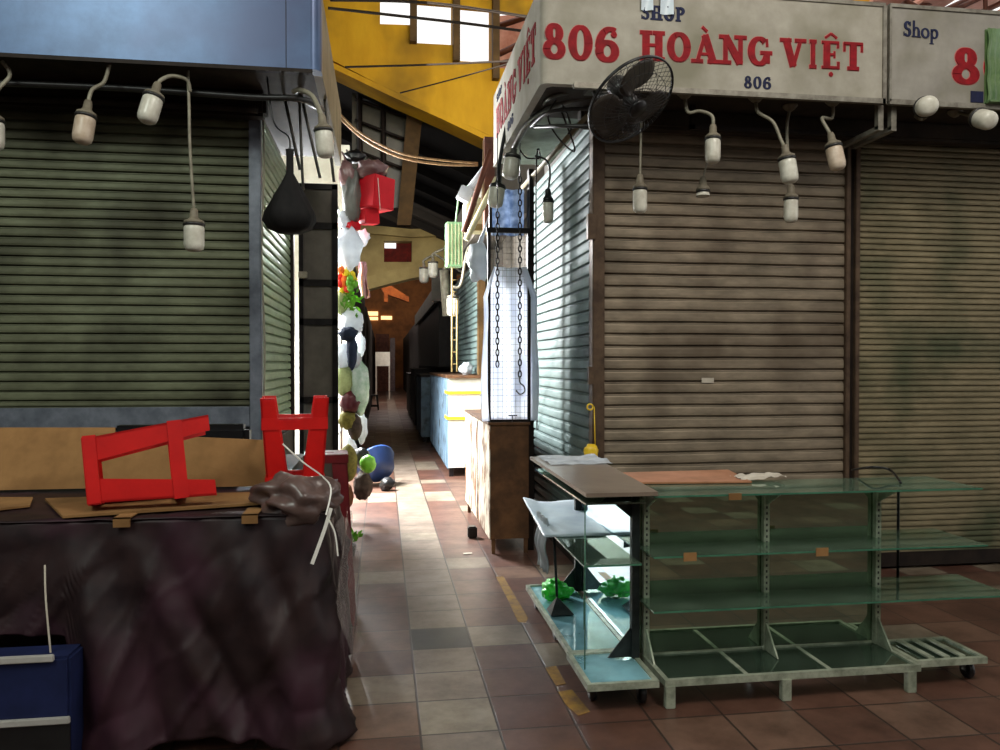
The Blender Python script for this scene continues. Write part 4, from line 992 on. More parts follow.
# ------------------------------------------------------------------ bright goods stall on the left of the aisle
GX = -.38
t = thing('goods_rack', (GX, 7.9, 0), 'steel hanging rack carrying bags and fruit along the aisle', 'rack')
for y in (7.55, 8.6): MB().tube([(GX - .06, y, 0), (GX - .06, y, 3.1)], .014, 8).build('rack_post', M['chrome'], t)
for z in (3.05, 2.6, 2.2, 1.85, 1.5, 1.15, .8): MB().tube([(GX - .06, 7.5, z), (GX - .06, 8.7, z)], .008, 6).build('rack_bar', M['chrome'], t)
YG = 7.65
def G(px, py, y=YG): return at(px, py, Y=y)
def pxs(px, y=YG): return px * y / F * 1.01
def bag(pc, rx, rz, m, name, label, cat='bag', knot=True, y=YG, amp=.18, seed=1, ry=None):
    c = G(pc[0], pc[1], y); rx = pxs(rx, y); rz = pxs(rz, y); b = MB()
    b.blob(c, (rx, ry or rx * .8, rz), 3, amp, 2.2, seed)
    if knot: b.tube([c + Vector((0, 0, rz * .8)), c + Vector((-.02, 0, rz * 1.25)), c + Vector((-.05, .0, rz * 1.6))], .012, 6, rs=[.03, .014, .008])
    return b.build(name, m, label=label, cat=cat)
bag((352, 196), 9, 28, M['greybag'], 'plastic_bag', 'long grey plastic bag hanging left of the red box', seed=2)
bag((347, 175), 8, 14, M['brownbag'], 'plastic_bag', 'brown-grey film bag over the top of the grey bag', seed=12)
bag((372, 170), 15, 10, M['brownbag'], 'plastic_bag', 'brown film bag slumped over the red box', seed=3, knot=False)
bag((355, 157), 10, 6, M['black'], 'plastic_bag', 'small black bag at the top of the hanging goods', seed=4, knot=False)
def cuboid(pc, w, h, dd, m, name, label, cat, rz=0, rx=0, y=YG):
    c = G(pc[0], pc[1], y); b = MB(); b.box((c.x - w / 2, c.y - dd / 2, c.z - h / 2), (c.x + w / 2, c.y + dd / 2, c.z + h / 2), rot=Matrix.Rotation(rz, 4, 'Z') @ Matrix.Rotation(rx, 4, 'Y'), bev=.006); return b
t = thing('gift_box', G(376, 193), 'bright red box tied with a white string high over the aisle', 'box')
cuboid((376, 194), .25, .30, .25, M['redbox'], '', '', '', R(40), R(4)).build('box_body', M['redbox'], t)
q = G(378, 193, YG - .17); MB().tube([q + Vector((.0, 0, .14)), q + Vector((.01, 0, -.02)), q + Vector((.02, .0, -.15))], .004, 6).build('string', M['strap'], t)
cuboid((369, 217), .15, .14, .14, M['redbox'], '', '', '', R(30), R(-4)).build('gift_box', M['redbox'], label='smaller red box tucked under the big red box', cat='box')
bag((353, 226), 7, 4.5, M['redbox'], 'red_pouch', 'red pouch below the grey hanging bag', 'pouch', knot=False, seed=9)
bag((345, 220), 6, 9, M['whitebag'], 'flower_bag', 'white bag with a yellow flower print next to the red pouch', seed=10, knot=False)
bag((349, 250), 13, 22, M['whitebag'], 'plastic_bag', 'large white plastic bag under the red boxes', seed=5)
bag((363, 238), 6, 8, M['whitebag'], 'plastic_bag', 'small white bag peeking out right of the large white one', seed=6, knot=False, y=7.9)
b = MB(); b.grid(lambda u, v: G(357 + 5 * v + (8 * u) + .6 * math.sin(v * 9), 262 + 36 * v, 7.75) + Vector((0, .03 * math.sin(u * 7 + v * 4), 0)), 8, 14)
o = b.build('pink_cloth', M['pinkcloth'], label='pale pink cloth hanging beside the large white bag', cat='cloth'); md = o.modifiers.new('s', 'SOLIDIFY'); md.thickness = .01
# cluster of small fruits/ornaments
mats_f = ['orange', 'yellowf', 'redf', 'lime', 'orange', 'yellowf', 'lime', 'redf', 'yellowf', 'lime', 'orange', 'yellowf', 'lime', 'redf']
names_f = {'orange': 'orange', 'yellowf': 'yellow', 'redf': 'red', 'lime': 'green'}
pos_f = [(341, 270), (346, 273), (340, 277), (350, 279), (344, 283), (352, 275), (355, 284), (347, 289), (342, 290), (350, 288), (345, 279), (354, 280), (349, 283), (340, 284)]
for i, (p, k) in enumerate(zip(pos_f, mats_f)):
    c = G(p[0], p[1], YG - .06 + .02 * (i % 3)); b = MB(); b.blob(c, (.034, .034, .04), 2, .1, 2, i); b.tube([c + Vector((0, 0, .035)), c + Vector((.004, 0, .055))], .004, 5)
    b.build('small_fruit', M[k], label='small %s fruit in the hanging cluster below the large white bag' % names_f[k], cat='fruit', group='small %s fruits in the hanging cluster' % names_f[k])
b = MB(); random.seed(3)
for k in range(60):
    c = G(351 + random.uniform(-7, 7), 303 + random.uniform(-12, 10), YG + random.uniform(-.1, .05)); a = random.uniform(0, 6.28); d = Vector((math.cos(a), random.uniform(-.5, .3), math.sin(a) - .5)).normalized(); n = d.cross(Vector((0, 1, 0))).normalized()
    L = random.uniform(.05, .09); b.face([c, c + d * L * .5 + n * .014, c + d * L, c + d * L * .5 - n * .014])
b.tube([G(350, 292), G(351, 303), G(350, 314)], .01, 5)
b.build('leafy_bunch', M['green_leaf'], label='bunch of green leaves hanging under the small fruits', cat='leaves')
bag((341, 303), 7, 12, M['melon'], 'paper_bag', 'beige bag left of the green leaves', seed=14, knot=False)
bag((352, 322), 11, 14, M['whitebag'], 'plastic_bag', 'white bag below the green leaves', seed=7, knot=False)
# toy-ish dark cloth cap
bag((348, 334), 9, 7, M['navycloth'], 'cloth_hat', 'dark navy hat among the white bags', 'hat', knot=False, seed=15, y=7.5)
bag((352, 352), 5, 17, M['navycloth'], 'dark_scarf', 'dark blue scarf hanging under the navy hat', 'scarf', knot=False, seed=16, y=7.5)
bag((343, 358), 9, 14, M['whitebag'], 'plastic_bag', 'white bag above the pale melon', seed=17, knot=False)
bag((360, 345), 5, 12, M['whitebag'], 'plastic_bag', 'narrow white bag right of the dark scarf', seed=27, knot=False, y=7.9)
bag((344, 380), 9, 16, M['melon'], 'hanging_melon', 'pale green melon at the edge of the framed door', 'melon', knot=False, amp=.04)
t = bag((360, 388), 9, 26, M['net'], 'net_bag', 'pale green net bag stretched beside the melon', 'bag', seed=18)
bag((355, 362), 7, 10, M['whitebag'], 'plastic_bag', 'white bag over the top of the net bag', seed=28, knot=False)
bag((350, 402), 10, 11, M['darkred'], 'cloth_bag', 'dark red bag beneath the melon', seed=19, knot=False)
bag((348, 420), 9, 9, M['durian'], 'brown_fruit', 'olive-brown fruit below the dark red bag', 'fruit', knot=False, seed=29)
bag((355, 427), 7, 13, M['coco'], 'hanging_coconut', 'dark brown oval fruit wrapped in white film', 'fruit', knot=False, amp=.06)
bag((362, 428), 5, 15, M['whitebag'], 'plastic_film', 'white film hanging behind the dark oval fruit', 'film', seed=20, knot=False, y=7.85)
bag((350, 452), 7, 15, M['whitebag'], 'plastic_bag', 'white bag behind the spiky brown fruit', seed=30, knot=False, y=7.9)
b = MB(); c = G(348, 463, 7.5); b.blob(c, (pxs(9), pxs(9), pxs(18)), 3, .03, 3, 2)
for f_ in list(b.bm.faces):
    pass
o = b.build('hanging_durian', M['durian'], label='large spiky olive-brown fruit beside the dark red stool', cat='fruit')
bag((368, 464), 8, 9, M['lime'], 'green_fruit', 'bright green pear-shaped fruit above the blue basin edge', 'fruit', knot=False, amp=.05, y=7.55)
bag((362, 458), 8, 10, M['black'], 'plastic_bag', 'black bag behind the bright green fruit', seed=22, knot=False, y=7.75)
bag((363, 486), 9, 14, M['coco'], 'dark_bag', 'dark brown bag low on the rack near the blue basin', seed=23, knot=False)
bag((346, 497), 7, 12, M['terracotta'], 'clay_pot_bag', 'brown wrapped pot low on the rack', 'pot', seed=24, knot=False)
# lower planter with leaves
c = at(349, 556, Z=0); t = thing('potted_plant', c, 'small potted plant on the floor at the tarpaulin corner', 'plant')
MB().lathe([(0, 0), (.045, 0), (.06, .09), (.052, .09), (.05, .08), (0, .08)], Matrix.Translation(c), 16).build('pot', M['dark_plastic'], t)
b = MB()
for k in range(40):
    a = random.uniform(0, 6.28); d = Vector((math.cos(a) * .6, math.sin(a) * .6, random.uniform(.4, 1.4))).normalized(); p0 = c + Vector((0, 0, .08)) + d * random.uniform(0, .12); n = d.cross(Vector((0, 1, .2))).normalized(); L = random.uniform(.05, .08)
    b.face([p0, p0 + d * L * .5 + n * .015, p0 + d * L, p0 + d * L * .5 - n * .015])
b.build('leaves', M['green_leaf'], t)
c = at(346, 532, Z=.12); bag((346, 522), 6, 14, M['clear'], 'plastic_bag', 'clear bag hanging above the small potted plant', seed=25, knot=False, y=6.9)

# blue basin leaning with dark ball
c = at(382, 487, Z=0)
t = thing('plastic_basin', c, 'blue plastic basin leaning on its rim in the aisle', 'basin')
mt = Matrix.Translation(c + Vector((-.05, .1, .24))) @ Matrix.Rotation(R(-52), 4, 'X') @ Matrix.Rotation(R(-24), 4, 'Y')
MB().lathe([(.24, .10), (.26, .10), (.26, .085), (.245, .08), (.18, -.09), (0, -.095), (0, -.085), (.17, -.08), (.235, .09)], mt, 30).build('bowl', M['bluebasin'], t)
b = MB(); b.blob((at(387, 484, Z=.05).x, c.y - .28, .08), (.09, .08, .08), 3, .15, 2, 3); q = b.build('rubber_ball', M['black'], label='dark lump resting against the blue basin', cat='bag')

# bright lit back of the goods stall: white side wall panels and tube lights
b = MB(); b.box((-1.9, 7.45, 0), (-1.84, 11, 3.3)); struct('wall_stall', b, M['cab_white'])
b = MB(); b.box((-1.9, 10.9, 0), (-.44, 11, 4.45)); struct('wall_stall_end', b, M['cab_white'])
TL = emis('tube_glow', (250, 250, 255), 20)
for i, (x, z) in enumerate(((-1.78, 3.0), (-1.78, 1.9), (-1.78, .9))):
    t = thing('tube_light', (x, 9.1, z), 'fluorescent tube inside the bright goods stall, %s' % ('top one', 'middle one', 'lowest one')[i], 'light', 'tubes inside the goods stall')
    MB().tube([(x, 8.0, z), (x, 10.2, z)], .018, 10).build('glass_tube', TL, t)
    MB().box((x - .06, 7.95, z - .03), (x - .022, 10.25, z + .03)).build('fitting', M['cab_white'], t)

# ------------------------------------------------------------------ right aisle: rusty cabinet
KX0, KX1, KY0, KY1, KZ = .83, 1.14, 6.16, 8.0, 1.02
t = thing('metal_cabinet', (.98, 6.2, 0), 'rusty brown cabinet with chipped white side below the mesh rack', 'cabinet')
MB().box((KX0 + .004, KY0, .12), (KX1, KY1, KZ)).build('body', M['rust'], t)
MB().box((KX0 - .004, KY0 + .004, .12), (KX0 + .004, KY1, KZ)).build('side_panel', M['rust_white'], t, label='chipped white side with rust streaks')
MB().box((KX0 - .015, KY0 - .012, KZ), (KX1 + .01, KY1, KZ + .02)).build('top', M['rust'], t)
for x in (KX0 + .03, KX1 - .02):
    for y in (KY0 + .03, KY1 - .05): MB().box((x - .015, y - .015, 0), (x + .015, y + .015, .12)).build('leg', M['rust'], t)
b = MB(); b.box((KX0 - .008, 6.95, .13), (KX0 - .002, 6.96, 1.0)); b.box((KX0 - .008, 7.4, .13), (KX0 - .002, 7.41, 1.0)); b.build('door_gap', M['rail_dark'], t)
b = MB(); q = at(480, 522, Z=.0); b.box((.72, 6.75, 0), (.8, 6.83, .1), bev=.01); b.build('door_stop', M['black'], label='small black block on the floor beside the rusty cabinet', cat='block')
b = MB(); b.box((KX1 + .01, KY0 + .1, 0), (KX1 + .06, KY0 + .16, 2.9)); struct('trim_8', b, M['rail_dark'])
# mesh rack on top
t = thing('mesh_rack', (.98, 6.3, KZ + .02), 'tall black wire mesh rack standing on the rusty cabinet', 'rack')
mx0, mx1 = at(489, 300, Y=KY0 + .05).x, at(529, 300, Y=KY0 + .05).x; mz1 = at(510, 228, Y=KY0 + .05).z; my = KY0 + .05; mz0 = KZ + .02
b = MB(); 
for x in (mx0, mx1): b.box((x - .012, my - .012, mz0), (x + .012, my + .012, mz1))
b.box((mx0 - .02, my - .015, mz1 - .04), (mx1 + .02, my + .015, mz1)); b.box((mx0, my - .01, mz0), (mx1, my + .01, mz0 + .02))
b.box((mx1 + .0, my - .012, mz1), (mx1 + .024, my + .012, 3.0)); b.box((mx0 + .0, my - .012, mz1), (mx0 + .024, my + .012, 2.85))
b.build('frame', M['blackmetal'], t)
b = MB()
nx = 9
for i in range(1, nx): x = mx0 + (mx1 - mx0) * i / nx; b.tube([(x, my, mz0), (x, my, mz1 - .02)], .0013, 4)
k = 0
z = mz0 + .03
while z < mz1: b.tube([(mx0, my, z), (mx1, my, z)], .0013, 4); z += .045
b.build('wire_mesh', M['greymetal'], t)
# wrapped white sheet behind the mesh
b = MB()
def shf(u, v):
    z = mz0 + .01 + (mz1 - .32 - mz0) * v; w = 1.0 if v < .8 else 1 - (v - .8) * 2.2
    xm = (mx0 + mx1) / 2; a = (u - .5) * 2
    x = xm + .012 + a * (.222 + .012 * math.sin(v * 7)) * w
    y = my + .045 - .085 * a * a + .02 * mnoise.noise(Vector((a * 2.5, v * 3, 4))) + .02 * math.sin(a * 9 + v * 2)
    return Vector((x - .01, y, z))
b.grid(shf, 30, 30); o = b.build('white_sheet', M['whitesheet'], label='white plastic sheet wrapped behind the wire mesh rack', cat='sheet'); md = o.modifiers.new('s', 'SOLIDIFY'); md.thickness = .006
b = MB(); b.grid(lambda u, v: Vector((mx0 + .05 + .27 * u, my + .25 + .02 * math.sin(u * 12), mz1 - .02 + .38 * v)), 20, 10); o = b.build('blue_film', M['bluesheet'], label='blue-white patterned film stretched above the mesh rack', cat='film'); md = o.modifiers.new('s', 'SOLIDIFY'); md.thickness = .004
# white bag left of rack
c = at(479, 262, Y=6.6); b = MB(); b.blob(c, (.095, .1, .16), 3, .2, 2, 31); b.tube([c + Vector((0, 0, .13)), c + Vector((.04, 0, .25)), (mx0 + .01, my + .1, mz1 + .1)], .012, 6, rs=[.03, .012, .006]); b.build('plastic_bag', M['whitebag'], label='white carrier bag hanging left of the mesh rack', cat='bag')
# dark column behind
b = MB(); b.box((mx1 + .035, my + .2, 0), (mx1 + .075, my + .28, 3.1)); struct('trim_9', b, M['rail_dark'])
# chains
def chain(px, py0, py1, Y, hook, label):
    b = MB(); a = at(px, py0, Y=Y); e = at(px, py1, Y=Y); x = a.x; z = a.z; i = 0; step = .043
    while z > e.z:
        pts = []
        for k in range(11):
            w = 2 * PI * k / 10; dx = .012 * math.cos(w); dzz = .026 * math.sin(w)
            pts.append((x + (dx if i % 2 == 0 else dx * .25), Y + (0 if i % 2 == 0 else dx), z + dzz))
        b.tube(pts, .0052, 5, cap=False); z -= step; i += 1
    t = thing('hanging_chain', (x, Y, z), label, 'chain'); b.build('links', M['chain'], t)
    if hook:
        b = MB(); b.tube(bez([(x, Y, z + .03), (x, Y, z - .02), (x + .03, Y, z - .05), (x + .035, Y, z - .09), (x, Y, z - .11), (x - .03, Y, z - .08)], 5), .006, 6); b.build('hook', M['chrome'], t)
    MB().tube([(x, Y, a.z + .02), (x, Y, ZS + .05)], .004, 5).build('hanger_wire', M['black'], t)
chain(497.5, 215, 368, 5.9, False, 'black chain in front of the mesh rack, left of the two')
chain(520, 180, 378, 5.9, True, 'black chain with a hook at its end, right of the two')
q = at(513, 416, Y=KY0 - .01); b = MB(); b.box((q.x - .03, my - .02, q.z - .004), (q.x + .04, my - .012, q.z + .006)); b.box((q.x, my - .02, q.z - .05), (q.x + .006, my - .012, q.z)); b.build('small_hook', M['black'], label='small black hook on the mesh below the chains', cat='hook')

# second cabinet with yellow straps
t = thing('metal_cabinet', (1.1, 10.5, 0), 'white cabinet bound with yellow straps beyond the rusty cabinet', 'cabinet')
MB().box((.86, 10.5, .12), (1.29, 14.5, 1.31)).build('body', M['cab_white'], t)
b = MB(); b.box((.85, 10.52, .1), (.86, 14.5, 1.31))
for k in range(14): b.box((.843, 10.6 + k * .28, .14), (.85, 10.62 + k * .28, 1.28))
b.build('side_panel', M['cab_blue'], t, label='blue-grey ribbed side')
MB().box((.84, 10.46, 1.31), (1.30, 14.5, 1.35)).build('top', M['rust'], t)
for z in (.78, 1.12): MB().box((.838, 10.485, z - .02), (1.295, 10.5, z + .02)).box((.838, 10.485, z - .02), (.849, 10.9, z + .02)).build('strap', M['yellow_tape'], t)
for x, y in ((.9, 10.55), (1.25, 10.55), (.9, 14.4), (1.25, 14.4)): MB().box((x - .03, y - .03, 0), (x + .03, y + .03, .12)).build('leg', M['black'], t)
c = at(483, 388, Y=10.7); b = MB(); b.blob((1.12, 10.75, 1.43), (.09, .1, .09), 3, .2, 2, 5); b.build('plastic_bag', M['whitebag'], label='pale bag on top of the yellow-strapped cabinet', cat='bag')
# dark low cabinets further on
yy = 15.2
for i, (L, z, m, lab) in enumerate(((2.0, 1.25, 'cab_blue', 'blue-grey cabinet past the yellow-strapped one'), (2.6, 1.35, 'dark_cab', 'dark cabinet far down the right of the aisle'), (3.0, 1.2, 'panel_grey', 'grey cabinet farthest down the right of the aisle'))):
    t = thing('market_cabinet', (.95, yy, 0), lab, 'cabinet'); MB().box((.72 + .0 * i, yy, .1), (1.5, yy + L, z), bev=.01).build('body', M[m], t)
    MB().box((.70, yy - .02, z), (1.5, yy + L + .02, z + .04)).build('top', M['dark_cab'], t)
    for y in (yy + .1, yy + L - .1): MB().box((.76, y - .04, 0), (.84, y + .04, .1)).build('leg', M['black'], t)
    yy += L + .9
# stalls beyond: right
b = MB(); b.box((1.55, 7.6, 0), (6, 14.8, 3.2)); struct('wall_right_far', b, M['counter'])
t = thing('roller_shutter', (1.2, 11, 1.4), 'small grey shutter of the second right stall above the strapped cabinet', 'roller shutter')
slat_sheet((1.27, 10.4, 0), (1.27, 14.4, 0), 1.36, 2.9, .085, (-1, 0, 0)).build('slat_curtain', M['shut_side'], t)
b = MB(); b.box((1.23, 10.25, 1.36), (1.32, 10.4, 3.0)); b.box((1.23, 14.4, 1.36), (1.32, 14.5, 3.0)); b.build('guide_rail', M['brownpost'], t)
b = MB(); b.box((1.32, 10.3, 0), (1.55, 14.5, 3.0)); struct('wall_right_mid', b, M['concrete'])
for (y0_, y1_, x, z, m) in ((15, 24, 1.05, 2.75, 'dark_cab'), (24.6, 34, 1.1, 2.9, 'dark_cab'), (35, 48, 1.2, 3.0, 'counter')):
    b = MB(); b.box((x, y0_, 1.45 if y0_ < 20 else 0), (6, y1_, z))
    struct('wall_right_stall', b, M[m])
b = MB(); b.box((.95, 15.0, 2.65), (1.0, 24, 2.95)); struct('trim_10', b, M['panel_grey'])
# left far stalls
for (y0_, y1_, x, z, m) in ((11.1, 19, -.42, 3.0, 'dark_cab'), (19.6, 30, -.4, 2.9, 'counter'), (31, 48, -.45, 3.0, 'dark_cab')):
    b = MB(); b.box((-6, y0_, 0), (x, y1_, z)); struct('wall_left_stall', b, M[m])
b = MB(); b.box((-.62, 11.0, 0), (-.40, 11.2, 3.1)); struct('trim_11', b, M['blackmetal'])

# green lamp box + AC unit + clutter over second stall
q = at(456, 245, Y=9.5); t = thing('light_box', q, 'pale green ventilated box hung over the aisle', 'box')
MB().box((q.x - .12, 9.45, q.z - .26), (q.x + .08, 9.65, q.z + .27), bev=.01).build('casing', M['green_box'], t)
b = MB()
for k in range(5): b.box((q.x - .1 + k * .042, 9.44, q.z - .24), (q.x - .09 + k * .042, 9.45, q.z + .24))
b.build('rib', M['cream'], t, label='pale ribs on the front'); MB().tube([(q.x, 9.55, q.z + .27), (q.x + .04, 9.55, q.z + .62), (q.x + .25, 9.6, 3.75)], .012, 6).build('hanger_rope', M['green_box'], t)
a = at(478, 210, Y=8.6)
t = thing('air_conditioner', a, 'cream air conditioner unit under pipes behind the sign', 'air conditioner')
MB().box((a.x - .14, 8.5, a.z - .22), (a.x + .25, 8.9, a.z + .12), bev=.02).build('casing', M['cream'], t)
MB().box((a.x - .14, 8.49, a.z - .24), (a.x + .25, 8.51, a.z - .17)).build('louvre', M['yellow_dull'], t)
MB().tube([(a.x + .2, 8.7, a.z + .1), (a.x + .3, 8.7, 3.7)], .02, 6).build('hanging_rod', M['greymetal'], t)
b = MB(); b.box((a.x + .1, 8.3, 3.1), (6, 14, 3.75)); struct('trim_12', b, M['concrete'])
q = at(465, 194, Y=8.3); b = MB(); b.box((q.x - .07, 8.25, q.z - .07), (q.x + .07, 8.4, q.z + .07), rot=Matrix.Rotation(R(25), 4, 'Y'), bev=.01); b.tube([(q.x, 8.33, q.z), (q.x + .22, 8.4, q.z + .3), (q.x + .35, 8.5, q.z + .5)], .035, 6); b.build('flood_light', M['whitebag'], label='small white box light at the end of a grey arm', cat='light')
for i, (p0, p1, m, lab) in enumerate((((491, 150), (464, 232), 'truss', 'rusty brown pole slanting down left of the side sign'), ((497, 178), (466, 240), 'cream', 'cream slanting pipe in front of the air conditioner'), ((486, 140), (484, 205), 'brownpost', 'brown upright pole behind the side sign'))):
    b = MB(); b.tube([at(*p0, Y=8.0 + .1 * i), at(*p1, Y=8.0 + .1 * i)], .03, 8); b.build('slanting_pole', M[m], label=lab, cat='pole')
b = MB(); b.box((at(484, 150, Y=8.2).x, 8.15, 2.9), (at(494, 150, Y=8.2).x, 8.3, 3.85)); struct('trim_13', b, M['truss'])

# white lamps further along the right
for i, (p, y, lab) in enumerate((((424, 264), 13, 'far white bulb lamp, left of the pair beyond the green box'), ((433, 258), 12.5, 'far white bulb lamp, right of the pair beyond the green box'), ((453, 292), 10.2, 'white bulb lamp beside the small grey shutter'))):
    a = at(p[0] + 8, p[1] - 8, Y=y); e = at(*p, Y=y)
    lamp(lab, [Vector((1.3, y, 3.0)), Vector((a.x + .1, y, max(a.z, 3.0))), a, e + Vector((0, 0, .06)), e], r=.085, L=.24, rose=False, armr=.02, bm=M['bulb'])
b = MB(); q = at(437, 285, Y=14.5); b.box((q.x - .1, 14.4, q.z - .3), (q.x + .35, 14.5, q.z + .3)); b.build('grey_panel', M['panel_grey'], label='grey hanging panel behind the far white lamps', cat='panel')
b = MB(); b.tube([at(444, 270, Y=12), at(447, 316, Y=12)], .07, 8); b.tube([at(444, 270, Y=12), at(450, 262, Y=12), Vector((1.3, 12, 3.4))], .03, 8); b.build('drain_pipe', M['pipe_white'], label='pale pipe hanging right of the far lamps', cat='pipe')
b = MB(); b.tube([at(452, 262, Y=9.9), at(452, 372, Y=9.9)], .012, 6); b.tube([at(457, 300, Y=9.9), at(457, 372, Y=9.9)], .012, 6)
for py in range(268, 370, 12): b.tube([at(452, py, Y=9.9), at(457, py, Y=9.9)], .006, 5)
b.build('ladder_strip', M['yellow_dull'], label='narrow perforated metal strip standing by the strapped cabinet', cat='strip')

# ------------------------------------------------------------------ end of aisle
b = MB(); b.box((-14, 50, 0), (16, 50.5, 7.4)); struct('wall_back', b, mat('warm_brown_wall', (168, 104, 54), .7, 0, (120, 74, 40), 1.5))
LW = emis('lit_window', (255, 214, 150), 1.6)
for i, (xa_, xb_, ya_, yb_) in enumerate(((367, 378, 311.5, 315.5), (367, 378, 317, 320), (381, 392, 316, 319.5))):
    a = at(xa_, yb_, Y=49.9); c = at(xb_, ya_, Y=49.9); b = MB(); b.box((a.x, 49.9, a.z), (c.x, 50.0, c.z)); struct('window_%d' % (i + 1), b, LW)
for i, (x0_, x1_, z1_) in enumerate(((376, 389, 334), (390, 395, 338))):
    a = at(x0_, 383, Y=44 + i); c = at(x1_, z1_, Y=44 + i); b = MB(); b.box((a.x, 44 + i, 0), (c.x, 45 + i, c.z))
    for k in range(4): b.box((a.x, 43.95 + i, .4 + k * .55), (c.x, 44 + i, .5 + k * .55))
    b.build('far_stall', M['truss'] if i == 0 else M['brownbag'], label='small far stall at the end of the aisle, %s' % ('behind the white board', 'right of the white board')[i], cat='stall')
a = at(383, 386, Z=.02); t = thing('easel_board', (a.x, 34, 0), 'white board on legs at the far end of the aisle', 'board')
c0 = at(375.5, 366, Y=34); c1 = at(390, 352, Y=34)
MB().box((c0.x, 34, c0.z), (c1.x, 34.05, c1.z)).build('panel', M['cab_white'], t)
for x in (c0.x + .03, c1.x - .03): MB().box((x - .03, 34, 0), (x + .03, 34.05, c0.z)).build('leg', M['paper'], t)
s4 = make_stool('small dark stool far along the left of the aisle', M['dark_cab'], Hh=.5); q = at(374, 410, Z=0); s4.location = (q.x + .0, q.y, 0)

# ------------------------------------------------------------------ the yellow gable beam with openings
def wall_poly(name, pts, Y, th, m): return struct(name, MB().prism([at(x, y, Y=Y) for x, y in pts], (0, th, 0)), m)
YW = 14.0
low = [(200, -8), (330, 61), (395, 92), (440, 112), (486, 134), (560, 166), (700, 226)]
hx = [(380, 411), (415.5, 453), (460, 492), (499.5, 530)]; hbot = [24, 43, 61, 68]; htop = [2.5, 7, 12, 16]
b = MB()
def strip_(x0, x1, yt0, yt1, yb0, yb1, th=.45): b.prism([at(x0, yt0, Y=YW), at(x1, yt1, Y=YW), at(x1, yb1, Y=YW), at(x0, yb0, Y=YW)], (0, th, 0))
def lowy(x):
    for (x0_, y0_), (x1_, y1_) in zip(low, low[1:]):
        if x0_ <= x <= x1_: return y0_ + (y1_ - y0_) * (x - x0_) / (x1_ - x0_)
TOPY = -60
strip_(200, 380, TOPY, TOPY, lowy(200), lowy(380))
edges = [380, 411, 415.5, 453, 460, 492, 499.5, 530, 700]
for i in range(len(edges) - 1):
    x0_, x1_ = edges[i], edges[i + 1]
    if (x0_, x1_) in hx:
        k = hx.index((x0_, x1_)); strip_(x0_, x1_, hbot[k], hbot[k] + (2 if k else 1), lowy(x0_), lowy(x1_)); strip_(x0_, x1_, TOPY, TOPY, htop[k] - 4, htop[k] - 1, .08)
    else: strip_(x0_, x1_, TOPY, TOPY, lowy(x0_), lowy(x1_))
struct('wall_gable', b, M['yellow_wall'])
# a darker trim along the lower edge (real flange)
b = MB()
for (x0_, y0_), (x1_, y1_) in zip(low, low[1:]):
    b.prism([at(x0_, y0_, Y=YW), at(x1_, y1_, Y=YW), at(x1_, y1_ + 6, Y=YW), at(x0_, y0_ + 6, Y=YW)], (0, .6, 0))
struct('trim_14', b, M['yellow_wall'])
# mullions seen in openings
for i, px in enumerate((413.5, 456.5, 496)):
    a = at(px, 0, Y=YW - .1); e = at(px, hbot[i] + 18, Y=YW - .1); b = MB(); b.box((a.x - .06, YW - .15, e.z), (a.x + .06, YW, a.z + .3)); struct('trim_%d' % (15 + i), b, M['brownpost'])
# red-brown sheet & bars behind fourth opening
b = MB(); b.prism([at(499, 16, Y=16), at(560, 10, Y=16), at(560, 80, Y=16), at(499, 76, Y=16)], (0, .05, 0)); struct('wall_sheet', b, M['roof_pink'])
for i, (p0, p1) in enumerate((((499, 26), (535, 14)), ((499, 54), (520, 44)), ((499, 64), (530, 58)))):
    b = MB(); b.tube([at(*p0, Y=15.2), at(*p1, Y=15.2)], .06, 4); b.build('steel_strut', M['truss'], label='rusty strut across the rightmost roof opening, %s' % ('top', 'middle', 'bottom')[i], cat='strut', group='struts in the roof opening')
# cables
cabs = [([(328, 8), (400, 16), (470, 24), (530, 32)], 8, 'cable', .014, 'dark cable crossing the roof openings'),
        ([(330, 0), (430, 3), (535, 18)], 9, 'cable', .016, 'dark cable along the very top of the roof openings'),
        ([(345, 67), (420, 65), (512, 61)], 9, 'cable', .012, 'dark cable crossing the yellow wall almost level'),
        ([(400, 93), (450, 80), (500, 66), (512, 62)], 9, 'cable', .008, 'thin cable rising to the right over the yellow wall'),
        ([(339, 117), (365, 140), (400, 157), (440, 164), (478, 165)], 8.2, 'tancable', .014, 'tan cable sagging over the aisle, lower of the two'),
        ([(339, 113), (362, 134), (400, 153), (440, 160), (478, 163)], 8.25, 'tancable', .011, 'tan cable sagging over the aisle, upper of the two')]
for pts, Y, m, r, lab in cabs:
    b = MB(); b.tube(bez([at(*p, Y=Y) for p in pts], 6), r, 6); b.build('overhead_cable', M[m], label=lab, cat='cable')

# hall roof beyond the gable
b = MB()
def roofp(px, py, Y): return at(px, py, Y=Y)
for (x0_, y0_), (x1_, y1_) in zip(low, low[1:]):
    p0 = at(x0_, y0_ - 1, Y=YW); p1 = at(x1_, y1_ - 1, Y=YW); p0.y = p1.y = YW + .5; b.prism([p0, p1, p1 + Vector((0, 0, .12)), p0 + Vector((0, 0, .12))], (0, 12, 0))
struct('ceiling_2', b, M['roof'])
b = MB(); b.box((-14, 26, 7.2), (16, 50, 7.4)); struct('ceiling_3', b, M['roof'])
